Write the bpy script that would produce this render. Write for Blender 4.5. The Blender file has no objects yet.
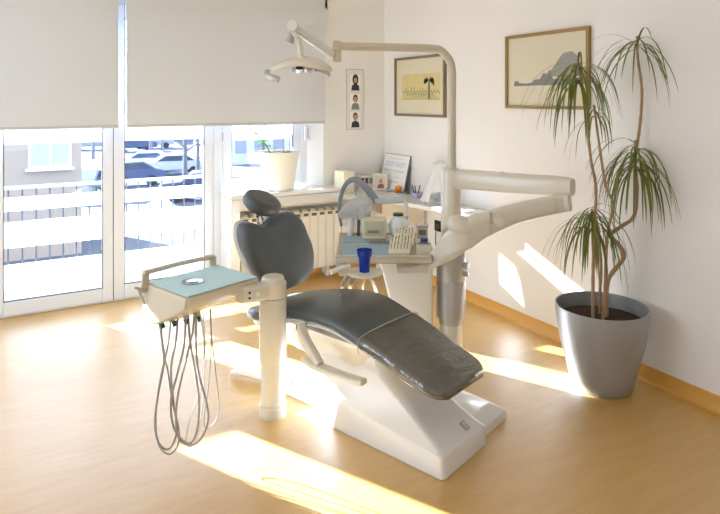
import bpy, bmesh, math, random
from mathutils import Vector, Matrix, noise
random.seed(7)
PI = math.pi
sc = bpy.context.scene
COL = sc.collection
CAMH, F, HY = 1.6, 602.0, 100.0
YAW = math.radians(-29.67)

# ---------------------------------------------------------------- camera, sky, sun, exposure
cd = bpy.data.cameras.new('camera'); cam = bpy.data.objects.new('camera', cd); COL.objects.link(cam)
cam.location = (0, 0, CAMH); cam.rotation_euler = (PI/2, 0, YAW)
cd.sensor_fit = 'HORIZONTAL'; cd.sensor_width = 36; cd.lens = 36*F/720
cd.shift_y = -(257-HY)/720; cd.clip_start = 0.05; cd.clip_end = 400
sc.camera = cam
w = bpy.data.worlds.new('sky'); sc.world = w; w.use_nodes = True
w.node_tree.nodes['Background'].inputs['Color'].default_value = (0.86, 0.93, 1.0, 1)
w.node_tree.nodes['Background'].inputs['Strength'].default_value = 2.4
sd = bpy.data.lights.new('sun', 'SUN'); sun = bpy.data.objects.new('sun', sd); COL.objects.link(sun)
sd.energy = 60; sd.angle = math.radians(0.6); sd.color = (0.86, 0.94, 1.08)
SUN = Vector((0.47, -0.883, -0.357)).normalized()
sun.rotation_euler = SUN.to_track_quat('-Z', 'Y').to_euler()
# added soft fill behind the camera; the rear wall has no window
ad = bpy.data.lights.new('rear_fill_light', 'AREA'); al = bpy.data.objects.new('rear_fill_light', ad); COL.objects.link(al)
ad.shape = 'RECTANGLE'; ad.size = 3.4; ad.size_y = 1.7; ad.energy = 25; ad.color = (0.84, 0.92, 1.0)
al.location = (0.2, -1.35, 1.6); al.rotation_euler = (PI/2, 0, 0)
al.rotation_euler = Vector((0.25, 1, -0.05)).to_track_quat('-Z', 'Y').to_euler()
ld = bpy.data.lights.new('left_fill_light', 'AREA'); ll = bpy.data.objects.new('left_fill_light', ld); COL.objects.link(ll)  # added fill before the solid left wall, so shading comes from the left
ld.shape = 'RECTANGLE'; ld.size = 2.6; ld.size_y = 1.7; ld.energy = 60; ld.color = (0.78, 0.88, 1.0)
ll.location = (-2.35, 3.3, 1.3); ll.rotation_euler = Vector((1, 0.05, 0.0)).to_track_quat('-Z', 'Y').to_euler()
sc.view_settings.view_transform = 'Standard'; sc.view_settings.look = 'None'
sc.view_settings.exposure = 0.2; sc.view_settings.gamma = 1.0; sc.view_settings.use_curve_mapping = False
sc.cycles.max_bounces = 10; sc.cycles.diffuse_bounces = 6; sc.cycles.transparent_max_bounces = 24
sc.cycles.sample_clamp_indirect = 6.0
sc.cycles.use_denoising = True
try: sc.cycles.denoiser = 'OPENIMAGEDENOISE'
except Exception: pass

# ---------------------------------------------------------------- frames
ID = Matrix.Identity(4)
FK = Matrix.Rotation(YAW, 4, 'Z')                                   # axes along the view's ground direction
O = Vector((1.7275, 2.08, 0)); CA = math.radians(19.5)
FC = Matrix.Translation(O) @ Matrix.Rotation(CA, 4, 'Z')            # dental chair: x = its far side, -y = its foot end

def K(px, py, d): return Vector(((px-360)/F*d, d, CAMH+(HY-py)/F*d))   # pixel + distance -> point in FK
def KW(px, py, d): return FK @ K(px, py, d)
def onX(px, py, X=3.125):
    r = FK.to_3x3() @ Vector(((px-360)/F, 1, (HY-py)/F)); s = X/r.x; return Vector((X, r.y*s, CAMH+r.z*s))
def onY(px, py, Y=5.0):
    r = FK.to_3x3() @ Vector(((px-360)/F, 1, (HY-py)/F)); s = Y/r.y; return Vector((r.x*s, Y, CAMH+r.z*s))

# ---------------------------------------------------------------- materials
def lin(c): return tuple(((v/12.92) if v <= 0.04045 else ((v+0.055)/1.055)**2.4) for v in c)
MATS = {}
def mat(name, col, rough=0.5, metal=0.0, coat=0.0, spec=0.5, trans=0.0, noise_amt=0.0, nscale=8.0, bump=0.0, bscale=60.0, alpha=1.0, sss=0.0):
    if name in MATS: return MATS[name]
    m = bpy.data.materials.new(name); m.use_nodes = True; nt = m.node_tree; b = nt.nodes['Principled BSDF']
    c = lin(col)
    b.inputs['Base Color'].default_value = (*c, 1); b.inputs['Roughness'].default_value = rough
    b.inputs['Metallic'].default_value = metal; b.inputs['Coat Weight'].default_value = coat
    b.inputs['Coat Roughness'].default_value = 0.1
    b.inputs['Specular IOR Level'].default_value = spec
    b.inputs['Transmission Weight'].default_value = trans; b.inputs['Alpha'].default_value = alpha
    tc = nt.nodes.new('ShaderNodeTexCoord')
    n = nt.nodes.new('ShaderNodeTexNoise'); n.inputs['Scale'].default_value = nscale; n.inputs['Detail'].default_value = 4
    nt.links.new(tc.outputs['Object'], n.inputs['Vector'])
    mx = nt.nodes.new('ShaderNodeMix'); mx.data_type = 'RGBA'; mx.blend_type = 'MIX'
    a = noise_amt if noise_amt else 0.02
    mx.inputs[6].default_value = (*[v*(1-a) for v in c], 1); mx.inputs[7].default_value = (*[min(1, v*(1+a)) for v in c], 1)
    nt.links.new(n.outputs['Fac'], mx.inputs[0]); nt.links.new(mx.outputs[2], b.inputs['Base Color'])
    if bump:
        n2 = nt.nodes.new('ShaderNodeTexNoise'); n2.inputs['Scale'].default_value = bscale
        nt.links.new(tc.outputs['Object'], n2.inputs['Vector'])
        bp = nt.nodes.new('ShaderNodeBump'); bp.inputs['Strength'].default_value = bump; bp.inputs['Distance'].default_value = 0.004
        nt.links.new(n2.outputs['Fac'], bp.inputs['Height']); nt.links.new(bp.outputs['Normal'], b.inputs['Normal'])
    MATS[name] = m; return m
def thin(name, col, rough=0.02, trans=0.9, glossy=(1, 1, 1)):
    """a clear sheet: mostly transparent, a little mirror, so sunlight passes through"""
    if name in MATS: return MATS[name]
    m = bpy.data.materials.new(name); m.use_nodes = True; nt = m.node_tree; nt.nodes.clear()
    out = nt.nodes.new('ShaderNodeOutputMaterial'); t = nt.nodes.new('ShaderNodeBsdfTransparent'); g = nt.nodes.new('ShaderNodeBsdfGlossy')
    t.inputs['Color'].default_value = (*col, 1); g.inputs['Color'].default_value = (*glossy, 1); g.inputs['Roughness'].default_value = rough
    fr = nt.nodes.new('ShaderNodeFresnel'); fr.inputs['IOR'].default_value = 1.45
    ad_ = nt.nodes.new('ShaderNodeMath'); ad_.operation = 'ADD'; ad_.inputs[1].default_value = 1-trans-0.04; ad_.use_clamp = True
    nt.links.new(fr.outputs[0], ad_.inputs[0])
    mx = nt.nodes.new('ShaderNodeMixShader'); nt.links.new(ad_.outputs[0], mx.inputs[0])
    nt.links.new(t.outputs[0], mx.inputs[1]); nt.links.new(g.outputs[0], mx.inputs[2]); nt.links.new(mx.outputs[0], out.inputs[0])
    MATS[name] = m; return m
def translucent(name, col, amt=0.5):
    if name in MATS: return MATS[name]
    m = bpy.data.materials.new(name); m.use_nodes = True; nt = m.node_tree; nt.nodes.clear()
    out = nt.nodes.new('ShaderNodeOutputMaterial'); d = nt.nodes.new('ShaderNodeBsdfDiffuse'); t = nt.nodes.new('ShaderNodeBsdfTranslucent')
    c = lin(col); tc = nt.nodes.new('ShaderNodeTexCoord'); n = nt.nodes.new('ShaderNodeTexNoise'); n.inputs['Scale'].default_value = 3
    nt.links.new(tc.outputs['Object'], n.inputs['Vector'])
    q = nt.nodes.new('ShaderNodeMix'); q.data_type = 'RGBA'
    q.inputs[6].default_value = (*[v*.97 for v in c], 1); q.inputs[7].default_value = (*c, 1)
    nt.links.new(n.outputs['Fac'], q.inputs[0]); nt.links.new(q.outputs[2], d.inputs[0]); nt.links.new(q.outputs[2], t.inputs[0])
    mx = nt.nodes.new('ShaderNodeMixShader'); mx.inputs[0].default_value = amt
    nt.links.new(d.outputs[0], mx.inputs[1]); nt.links.new(t.outputs[0], mx.inputs[2]); nt.links.new(mx.outputs[0], out.inputs[0])
    MATS[name] = m; return m

WALL = mat('wall_paint', (0.93, 0.925, 0.915), 0.75, noise_amt=0.015, nscale=2, bump=0.15, bscale=180)
CEIL = mat('ceiling_paint', (0.95, 0.93, 0.9), 0.8)
BASEB = mat('vinyl_cove', (0.84, 0.63, 0.29), 0.35, coat=0.3, noise_amt=0.06, nscale=5)
PVC = mat('white_pvc', (0.92, 0.94, 0.97), 0.3, coat=0.2)
GASKET = mat('grey_gasket', (0.35, 0.37, 0.4), 0.6)
WHITE = mat('white_lacquer', (0.90, 0.90, 0.895), 0.25, coat=0.4)
CREAM = mat('cream_lacquer', (0.87, 0.85, 0.80), 0.28, coat=0.35)
BEIGE = mat('beige_plastic', (0.82, 0.785, 0.71), 0.35, coat=0.2)
RADM = mat('radiator_enamel', (0.93, 0.91, 0.85), 0.35, coat=0.2)
DARK = mat('dark_gap', (0.12, 0.11, 0.11), 0.7)
SILVER = mat('silver_lacquer', (0.72, 0.71, 0.69), 0.35, metal=0.35)
CHROME = mat('chrome', (0.8, 0.8, 0.8), 0.15, metal=1.0)
LEATHER = mat('charcoal_leather', (0.33, 0.36, 0.38), 0.40, coat=0.08, noise_amt=0.05, nscale=12, bump=0.25, bscale=220)
FILM = thin('clear_film', (0.96, 0.95, 0.92), 0.22, 0.86)
def wrinkle(m):
    nt = m.node_tree; tc = nt.nodes.new('ShaderNodeTexCoord'); mp = nt.nodes.new('ShaderNodeMapping'); mp.inputs['Scale'].default_value = (3, 9, 3); mp.inputs['Rotation'].default_value = (0, 0, .5)
    n = nt.nodes.new('ShaderNodeTexNoise'); n.inputs['Scale'].default_value = 2.2; n.inputs['Detail'].default_value = 3; n.inputs['Distortion'].default_value = 1.2
    bp = nt.nodes.new('ShaderNodeBump'); bp.inputs['Strength'].default_value = .9; bp.inputs['Distance'].default_value = .012
    nt.links.new(tc.outputs['Object'], mp.inputs[0]); nt.links.new(mp.outputs[0], n.inputs['Vector']); nt.links.new(n.outputs['Fac'], bp.inputs['Height'])
    for q in nt.nodes:
        if q.type == 'BSDF_GLOSSY' or q.type == 'FRESNEL': nt.links.new(bp.outputs[0], q.inputs['Normal'])
wrinkle(FILM)
GLASS = thin('window_glass', (0.96, 0.98, 1.0), 0.0, 0.97)
CLEARP = thin('clear_plastic', (0.86, 0.9, 0.92), 0.08, 0.8)
FABRIC = translucent('blind_fabric', (0.88, 0.89, 0.895), 0.12)
SLAT = translucent('white_board', (0.95, 0.95, 0.96), 0.5)
BLUEM = mat('blue_paper', (0.78, 0.92, 0.97), 0.75, noise_amt=0.03)
BLUE2 = mat('pale_blue_mat', (0.60, 0.72, 0.80), 0.55)
PAPER = mat('paper', (0.95, 0.95, 0.94), 0.7)
GREYPRINT = mat('grey_print', (0.55, 0.55, 0.56), 0.7)
DARKPRINT = mat('dark_print', (0.2, 0.2, 0.22), 0.7)
SKIN = mat('printed_skin', (0.75, 0.6, 0.52), 0.6)
ORANGE = mat('orange_plastic', (0.93, 0.52, 0.12), 0.4)
GREENP = mat('green_plastic', (0.05, 0.33, 0.2), 0.4)
HOSE = mat('grey_hose', (0.62, 0.60, 0.56), 0.45)
POT = mat('silver_pot', (0.66, 0.675, 0.69), 0.40, metal=0.45)
SOIL = mat('soil', (0.25, 0.17, 0.11), 0.95, noise_amt=0.4, nscale=40, bump=0.8, bscale=80)
BARK = mat('bark', (0.66, 0.54, 0.42), 0.85, noise_amt=0.25, nscale=40, bump=0.6, bscale=90)
LEAF = mat('strap_leaf', (0.42, 0.46, 0.18), 0.45, noise_amt=0.45, nscale=9)
LEAF2 = translucent('fresh_leaf', (0.55, 0.75, 0.38), .5)
GOLD = mat('gold_wood', (0.62, 0.50, 0.30), 0.4, metal=0.2, noise_amt=0.1, nscale=30)
WOODF = mat('brown_wood', (0.50, 0.44, 0.33), 0.5, noise_amt=0.1, nscale=30)
PRINTC = mat('cream_print', (0.86, 0.83, 0.74), 0.7)
PRINTY = mat('yellow_print', (0.84, 0.78, 0.56), 0.7, noise_amt=0.12, nscale=14)
BUR = mat('bur_steel', (0.3, 0.27, 0.24), 0.4, metal=0.5)

def floor_mat():
    m = bpy.data.materials.new('linoleum'); m.use_nodes = True; nt = m.node_tree; b = nt.nodes['Principled BSDF']
    tc = nt.nodes.new('ShaderNodeTexCoord'); mp = nt.nodes.new('ShaderNodeMapping'); mp.inputs['Scale'].default_value = (1.2, 7, 1)
    mp.inputs['Rotation'].default_value = (0, 0, 0.5)
    n1 = nt.nodes.new('ShaderNodeTexNoise'); n1.inputs['Scale'].default_value = 3.5; n1.inputs['Detail'].default_value = 8; n1.inputs['Roughness'].default_value = .65
    n2 = nt.nodes.new('ShaderNodeTexNoise'); n2.inputs['Scale'].default_value = 40; n2.inputs['Detail'].default_value = 3
    nt.links.new(tc.outputs['Object'], mp.inputs[0]); nt.links.new(mp.outputs[0], n1.inputs['Vector']); nt.links.new(mp.outputs[0], n2.inputs['Vector'])
    ad_ = nt.nodes.new('ShaderNodeMath'); ad_.operation = 'MULTIPLY_ADD'; ad_.inputs[1].default_value = .3
    nt.links.new(n2.outputs['Fac'], ad_.inputs[0]); nt.links.new(n1.outputs['Fac'], ad_.inputs[2])
    cr = nt.nodes.new('ShaderNodeValToRGB')
    cr.color_ramp.elements[0].position = .38; cr.color_ramp.elements[0].color = (*lin((0.745, 0.565, 0.235)), 1)
    cr.color_ramp.elements[1].position = .95; cr.color_ramp.elements[1].color = (*lin((0.825, 0.665, 0.335)), 1)
    nt.links.new(ad_.outputs[0], cr.inputs[0]); nt.links.new(cr.outputs[0], b.inputs['Base Color'])
    b.inputs['Roughness'].default_value = .5; b.inputs['Coat Weight'].default_value = 1; b.inputs['Coat Roughness'].default_value = .40; b.inputs['Coat IOR'].default_value = 2.1
    return m
FLOOR = floor_mat()

# ---------------------------------------------------------------- object helpers
WM = {}
def tag(o, label=None, cat=None, group=None, kind=None):
    if label: o['label'] = label
    if cat: o['category'] = cat
    if group: o['group'] = group
    if kind: o['kind'] = kind
    return o
def root(name, M, label, cat, group=None):
    o = bpy.data.objects.new(name, None); COL.objects.link(o); o.matrix_world = M; WM[o] = M.copy(); o.empty_display_size = .05
    return tag(o, label, cat, group)
def part(name, bm, m, parent=None, frame=ID, bevel=0.0, smooth=35, seg=2, label=None, subsurf=0):
    """link bm (given in FRAME) as ONE mesh object below PARENT"""
    if parent is None:
        c = Vector((0, 0, 0)); vs = [frame @ v.co for v in bm.verts]
        for v in vs: c += v
        c /= len(vs); c.z = min(v.z for v in vs); PM = Matrix.Translation(c)
    else: PM = WM[parent]
    bm.transform(PM.inverted() @ frame)
    bmesh.ops.recalc_face_normals(bm, faces=bm.faces)
    me = bpy.data.meshes.new(name); bm.to_mesh(me); bm.free()
    ms = m if isinstance(m, (list, tuple)) else [m]
    for q in ms: me.materials.append(q)
    for p in me.polygons: p.use_smooth = True
    if smooth and not subsurf: me.set_sharp_from_angle(angle=math.radians(smooth))
    o = bpy.data.objects.new(name, me); COL.objects.link(o)
    if parent is None: o.matrix_world = PM; WM[o] = PM
    else: o.parent = parent; WM[o] = PM.copy()
    if bevel:
        b = o.modifiers.new('bevel', 'BEVEL'); b.width = bevel; b.segments = seg; b.limit_method = 'ANGLE'; b.angle_limit = math.radians(40); b.harden_normals = False
    if subsurf:
        s = o.modifiers.new('subd', 'SUBSURF'); s.levels = subsurf; s.render_levels = subsurf
    if label: o['label'] = label
    return o
def struct(name, bm, m, **k):
    o = part(name, bm, m, **k); o['kind'] = 'structure'; return o
def copy_tree(o, parent=None, M=None):
    c = o.copy(); COL.objects.link(c)
    if parent: c.parent = parent
    if M is not None: c.matrix_world = M
    for ch in list(o.children): copy_tree(ch, c)
    return c
B = bmesh.new
def box(bm, x0, x1, y0, y1, z0, z1, mi=0):
    vs = [bm.verts.new(p) for p in ((x0,y0,z0),(x1,y0,z0),(x1,y1,z0),(x0,y1,z0),(x0,y0,z1),(x1,y0,z1),(x1,y1,z1),(x0,y1,z1))]
    for f in ((0,3,2,1),(4,5,6,7),(0,1,5,4),(1,2,6,5),(2,3,7,6),(3,0,4,7)):
        bm.faces.new([vs[i] for i in f]).material_index = mi
    return bm
def bx(*a, **k): return box(B(), *a, **k)
def prism(bm, pts, off):
    """extrude polygon pts (3D) by off"""
    off = Vector(off); a = [bm.verts.new(p) for p in pts]; b = [bm.verts.new(Vector(p)+off) for p in pts]; n = len(pts)
    bm.faces.new(a); bm.faces.new(b[::-1])
    for i in range(n): bm.faces.new((a[i], b[i], b[(i+1) % n], a[(i+1) % n]))
    return bm
def loft(bm, rings, cap=True):
    R = [[bm.verts.new(p) for p in r] for r in rings]; n = len(R[0])
    for a, b in zip(R, R[1:]):
        for i in range(n): bm.faces.new((a[i], a[(i+1) % n], b[(i+1) % n], b[i]))
    if cap:
        bm.faces.new(R[0][::-1]); bm.faces.new(R[-1])
    return bm
def lathe(bm, prof, c=(0,0,0), n=32, cap=True, M=None):
    M = M or Matrix.Translation(c)
    rings = [[M @ Vector((r*math.cos(2*PI*i/n), r*math.sin(2*PI*i/n), z)) for i in range(n)] for r, z in prof]
    return loft(bm, rings, cap)
def cyl(bm, a, b, r, r2=None, n=24):
    a = Vector(a); b = Vector(b); q = (b-a).to_track_quat('Z', 'Y').to_matrix().to_4x4(); M = Matrix.Translation(a) @ q
    L = (b-a).length; r2 = r if r2 is None else r2
    return lathe(bm, [(r, 0), (r2, L)], n=n, M=M)
def spline(pts, n=8):
    pts = [Vector(p) for p in pts]; P = [2*pts[0]-pts[1]] + pts + [2*pts[-1]-pts[-2]]; out = []
    for i in range(1, len(P)-2):
        for k in range(n):
            t = k/n; p0, p1, p2, p3 = P[i-1:i+3]
            out.append(.5*((2*p1)+(p2-p0)*t+(2*p0-5*p1+4*p2-p3)*t*t+(3*p1-p0-3*p2+p3)*t**3))
    out.append(pts[-1]); return out
def rrect(w, h, rad, k=4):
    """rounded rectangle outline centred on 0"""
    out = []
    for cx, cy, a0 in ((w/2-rad, h/2-rad, 0), (-w/2+rad, h/2-rad, PI/2), (-w/2+rad, -h/2+rad, PI), (w/2-rad, -h/2+rad, 1.5*PI)):
        for i in range(k+1):
            a = a0+i*PI/2/k; out.append((cx+rad*math.cos(a), cy+rad*math.sin(a)))
    return out
def sweep(bm, path, secs, up=Vector((0,0,1))):
    """path of points; secs: function(t)-> list of (side, up) offsets"""
    n = len(path); rings = []
    for i, p in enumerate(path):
        t = (path[min(i+1, n-1)]-path[max(i-1, 0)]).normalized(); s = t.cross(up)
        if s.length < 1e-4: s = t.cross(Vector((0,1,0)))
        s.normalize(); u = s.cross(t)
        rings.append([p+s*a+u*b for a, b in secs(i/(n-1))])
    return loft(bm, rings)
def tube(bm, path, r, n=12, sp=8):
    path = spline(path, sp) if sp else [Vector(p) for p in path]
    rf = r if callable(r) else (lambda t: r)
    # parallel transport
    T = [(path[min(i+1, len(path)-1)]-path[max(i-1, 0)]).normalized() for i in range(len(path))]
    u = T[0].orthogonal().normalized(); rings = []
    for i, p in enumerate(path):
        u = (u-T[i]*u.dot(T[i])).normalized(); v = T[i].cross(u); rr = rf(i/(len(path)-1))
        rings.append([p+(u*math.cos(2*PI*k/n)+v*math.sin(2*PI*k/n))*rr for k in range(n)])
    return loft(bm, rings)
def ellipsoid(bm, c, rx, ry, rz, M=None, u=20, v=12):
    g = bmesh.ops.create_uvsphere(bm, u_segments=u, v_segments=v, radius=1)
    S = Matrix.Translation(c) @ (M or ID) @ Matrix.Diagonal((rx, ry, rz, 1))
    bmesh.ops.transform(bm, matrix=S, verts=g['verts']); return bm

# ================================================================ THE ROOM
XR, YF, ZC = 3.125, 5.0, 2.75
XL, YB = -2.4, -1.4
struct('floor', bx(XL, XR, YB, 5.2, -.1, 0), FLOOR)
struct('ceiling', bx(XL-.2, XR+.2, YB-.2, 5.2, ZC, ZC+.12), CEIL)
struct('wall_right', bx(XR, XR+.25, YB-.2, 5.4, -.1, ZC), WALL)
struct('wall_left', bx(XL-.25, XL, YB-.2, 5.4, -.1, ZC), WALL)
b = B(); box(b, XL, XR, YB-.2, YB, -.1, ZC)
struct('wall_back', b, WALL)
# window wall: pier left of the glazing, lintel, pier right, parapet under the small window
b = B()
box(b, XL, -.69, YF, 5.3, 0, ZC); box(b, -.69, 2.5, YF+.0, 5.3, 2.45, ZC); prism(b, [(2.46, YF, 0), (XR, YF, 0), (XR, 5.3, 0), (2.34, 5.3, 0), (2.34, 5.12, 0)], (0, 0, ZC))
box(b, 1.52, 2.5, 5.02, 5.3, 0, .78)
struct('wall_far', b, WALL)
# cheek beside the radiator niche and the sill
struct('trim_1', bx(1.517, 1.60, 4.80, 5.02, 0, .775), WHITE, bevel=.004)
b = B(); box(b, 1.517, 2.60, 4.80, 5.10, .778, .812)
struct('trim_2', b, WHITE, bevel=.006)
b = B(); prism(b, [(1.60, 4.80, .775), (1.60, 4.79, .70), (1.60, 4.83, .675), (1.60, 4.90, .675), (1.60, 4.90, .775)], (1.0, 0, 0))
struct('trim_3', b, mat('sill_apron', (0.85, 0.84, 0.82), 0.4), bevel=.006)

# frames
def frame_bars(x0, x1, z0, z1, y0, y1, wd, wz=None):
    b = B(); wz = wz or wd
    box(b, x0, x0+wd, y0, y1, z0, z1); box(b, x1-wd, x1, y0, y1, z0, z1)
    box(b, x0+wd, x1-wd, y0, y1, z0, z0+wz); box(b, x0+wd, x1-wd, y0, y1, z1-wz, z1)
    return b
def sash(name, x0, x1, z0, z1, wd, wz, y=5.11, mullions=()):
    f = struct(name, frame_bars(x0, x1, z0, z1, y, y+.07, wd, wz), PVC, bevel=.006)
    part('gasket', frame_bars(x0+wd-.002, x1-wd+.002, z0+wz-.002, z1-wz+.002, y+.002, y+.02, .007), GASKET, f)
    part('glass_pane', bx(x0+wd, x1-wd, y+.03, y+.036, z0+wz, z1-wz), GLASS, f)
    return f
b = B(); box(b, -.28, -.165, 5.125, 5.20, 0, 2.45); box(b, 1.465, 1.535, 5.095, 5.20, 0, 2.45); box(b, -.69, 2.5, 5.125, 5.20, 2.36, 2.45)
box(b, -.25, 1.465, 5.125, 5.20, 0, .012); box(b, 2.285, 2.345, 5.115, 5.2, .81, 2.36); box(b, -.69, -.66, 5.125, 5.2, 0, 2.45)
struct('trim_5', b, PVC, bevel=.004)
sash('window_2', -.66, -.28, .01, 2.36, .02, .05, 5.13)
d1 = sash('door_1', -.165, .662, .014, 2.36, .078, .105)
d2 = sash('door_2', .668, 1.465, .014, 2.36, .078, .115)
sash('window_1', 1.545, 2.285, .83, 2.36, .08, .09, 5.11)
b = B(); box(b, 1.62, 2.36, 5.14, 5.15, 1.30, 1.31)
# seam strip covering the joint of the two door leaves
struct('trim_6', bx(.6605, .6695, 5.125, 5.135, .014, 2.36), GASKET)
part('hinge', bx(1.43, 1.475, 5.09, 5.112, .10, .19), PVC, d2, bevel=.004)
# skirting (coved vinyl)
def cove(x0, y0, x1, y1, nx, ny):
    b = B(); prof = [(0, 0), (.028, 0), (.016, .006), (.007, .02), (.005, .082), (0, .085)]
    a = [Vector((x0+nx*u, y0+ny*u, z)) for u, z in prof]
    prism(b, a, (x1-x0, y1-y0, 0)); return b
struct('baseboard_right', cove(XR, YB, XR, 5.0, -1, 0), BASEB, smooth=50)
struct('baseboard_far', cove(1.60, 5.02, 2.5, 5.02, 0, -1), BASEB, smooth=50)
struct('baseboard_corner', cove(2.5, 5.0, XR, 5.0, 0, -1), BASEB, smooth=50)

# ================================================================ OUTSIDE
struct('balcony_floor', bx(-2.2, 3.6, 5.2, 6.2, -.16, -.02), mat('balcony_tile', (0.86, 0.87, 0.9), 0.5))
struct('ground_street', bx(-60, 140, 6.6, 190, -3.7, -3.5), mat('asphalt', (0.36, 0.41, 0.50), 0.85, noise_amt=.1, nscale=.3))
M0 = Matrix.Translation((.7, 6.02, 0))
rl = root('balcony_railing', M0, 'white boarded balcony railing with dark balusters outside the glass doors', 'railing')
b = B(); box(b, -2.2, 3.6, 5.99, 6.05, .825, .85); part('top_rail', b, mat('teal_rail', (0.55, 0.66, 0.68), .4), rl, bevel=.005)
for z0, z1 in ((.645, .76), (.33, .55), (-.02, .185)):
    part('board', bx(-2.2, 3.6, 5.96, 5.975, z0, z1), SLAT, rl)
b = B()
for i in range(53): cyl(b, (-2.1+i*.107, 6.02, -.02), (-2.1+i*.107, 6.02, .826), .007, n=8)
part('balusters', b, mat('dark_iron', (.16,.18,.23), .5), rl)
rt = root('sun_blocker_box', Matrix.Translation((-.65, 5.85, -.02)), 'grey unseen box added at the left end of the balcony to block sun', 'cabinet')  # out-of-view box added to cut the sun bands on the floor
part('body', bx(-1.3, -.16, 5.62, 5.94, -.02, 1.10), mat('blocker_grey', (.7, .7, .7), .6), rt, bevel=.01)
part('lid', bx(-1.32, -.14, 5.60, 5.95, 1.10, 1.13), mat('blocker_grey2', (.6, .6, .62), .6), rt, bevel=.005)
# lowered outside fabric screen, its hem shows below the blinds
tag(part('outside_screen', bx(-.20, 1.52, 5.305, 5.315, 1.262, 2.45), SLAT), 'white sunlit outdoor screen lowered just outside the glass doors', 'screen')
tag(part('outside_board', bx(1.53, 2.5, 5.305, 5.315, 1.235, 1.362), SLAT), 'narrow white sunlit board across the top of the small window outside', 'board')
tag(part('outside_screen', bx(1.53, 2.5, 5.305, 5.315, 1.47, 2.45), SLAT), 'added unseen white screen keeping sun off the blind over the small window', 'screen')  # added out of sight so the sun does not brighten the blind unevenly
# neighbouring house
nb = root('house', Matrix.Translation((0, 22, -3.5)), 'beige rendered house with a white window seen through the left glass door', 'house')
hm = mat('beige_render', (0.70, 0.66, 0.63), .85, noise_amt=.05)
b = B(); box(b, -14, 1.87, 22, 27, -3.5, 4.2); part('wall', b, hm, nb)
wn = part('window', bx(.30, 1.56, 21.93, 22.02, -.60, 1.3), PVC, nb, bevel=.02)
part('pane', bx(.38, .90, 21.915, 21.94, -.52, 1.22), mat('curtained_pane', (.72, .75, .84), .5), wn)
part('pane', bx(.97, 1.48, 21.915, 21.94, -.52, 1.22), MATS['curtained_pane'], wn)
part('window_ledge', bx(.22, 1.64, 21.8, 22.0, -.68, -.60), PVC, nb)
fh = root('apartment_block', Matrix.Translation((17, 46, -3.5)), 'pale apartment block seen through the small window behind the flower pot', 'building')
part('wall', bx(14.2, 21, 46, 56, -3.5, 6), mat('pale_render', (.80, .82, .86), .9), fh)
for i in range(4):
    for j in range(3):
        part('window', bx(14.9+i*1.6, 15.8+i*1.6, 45.94, 46.05, -2.6+j*2.4, -1.2+j*2.4), mat('dark_pane', (.58, .62, .70), .3), fh)
sl = struct('ground_bank', prism(B(), [(2, 68, -3.6), (2, 110, 1.2), (2, 110, -3.6)], (56, 0, 0)), mat('car_park', (.34, .40, .52), .9, noise_amt=.15, nscale=.2))
# parked cars
def make_car(M, col, label):
    r = root('car', M, label, 'car', 'cars parked in the street beyond the balcony')
    body = [(-2.1,.35),(-2.15,.75),(-2.0,.95),(-1.1,1.02),(-.5,1.42),(.9,1.45),(1.65,1.0),(2.1,.92),(2.15,.4)]
    b = B(); prism(b, [(x, -.85, z) for x, z in body], (0, 1.7, 0)); part('body', b, mat('car_'+col[0], col[1], .3, coat=.5), r, frame=M, bevel=.08)
    b = B(); prism(b, [(x, -.87, z) for x, z in ((-1.0,1.03),(-.48,1.36),(.85,1.38),(1.4,1.03))], (0, 1.74, 0)); part('side_windows', b, mat('car_glass', (.25,.3,.38), .1), r, frame=M)
    for x in (-1.35, 1.35):
        for y in (-.8, .8):
            b = B(); cyl(b, (x, y-.1, .32), (x, y+.1, .32), .32, n=16); part('wheel', b, mat('tyre', (.15,.16,.18), .8), r, frame=M)
    return r
cols = [('white', (.70,.74,.82)), ('blue', (.22,.31,.48)), ('silver', (.48,.54,.63)), ('navy', (.14,.22,.36)), ('grey', (.36,.42,.52))]
spots = [(146, 163.5, 43, 'nearest white car of the parked row, right of the door frame'), (172, 163, 41, 'nearest white car standing beside the bare tree'), (126, 172, 36, 'blue car at the left of the parked row'),
         (84, 176, 32, 'car parked next to the corner of the beige house'), (92, 157, 62, 'car farther back beside the house corner'), (134, 156, 60, 'dark car in the second row left'),
         (153, 153, 64, 'car in the second row in the middle'), (180, 152, 72, 'car in the second row at the right'), (142, 148.5, 78, 'car in the last visible row'), (203, 169, 31, 'car parked farthest right beyond the balcony')]
for i, (px, py, d, lb) in enumerate(spots):
    p = KW(px, py+6, d); c = cols[[0, 0, 1, 4, 2, 3, 2, 1, 4, 3][i]]
    zg = -3.5 if p.y < 69 else -3.6+(p.y-68)*4.8/42+.15
    make_car(Matrix.Translation((p.x, p.y, zg)) @ Matrix.Rotation(1.25 if i == 3 else -.25+.1*(i % 3), 4, 'Z'), c, c[0]+' '+lb if not lb.startswith('nearest white') else lb)
def bare_tree(px, d, h, label):
    p = KW(px, 100, d); base = Vector((p.x, p.y, -3.5)); r = root('bare_tree', Matrix.Translation(base), label, 'tree', 'bare trees along the street')
    b = B(); tube(b, [base, base+Vector((.05,0,h*.4)), base+Vector((-.08,0,h))], lambda t: .16*(1-.6*t), 8)
    part('trunk', b, mat('winter_bark', (.42,.43,.47), .9), r)
    b = B()
    for k in range(12):
        s = base+Vector((0, 0, h*(.35+.05*k))); a = k*2.4; L = h*.42
        tube(b, [s, s+Vector((math.cos(a)*L*.5, math.sin(a)*L*.5, L*.4)), s+Vector((math.cos(a)*L*.7, math.sin(a)*L*.7, L))], lambda t: .06*(1-.8*t), 6, 4)
    part('branches', b, MATS['winter_bark'], r)
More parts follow.
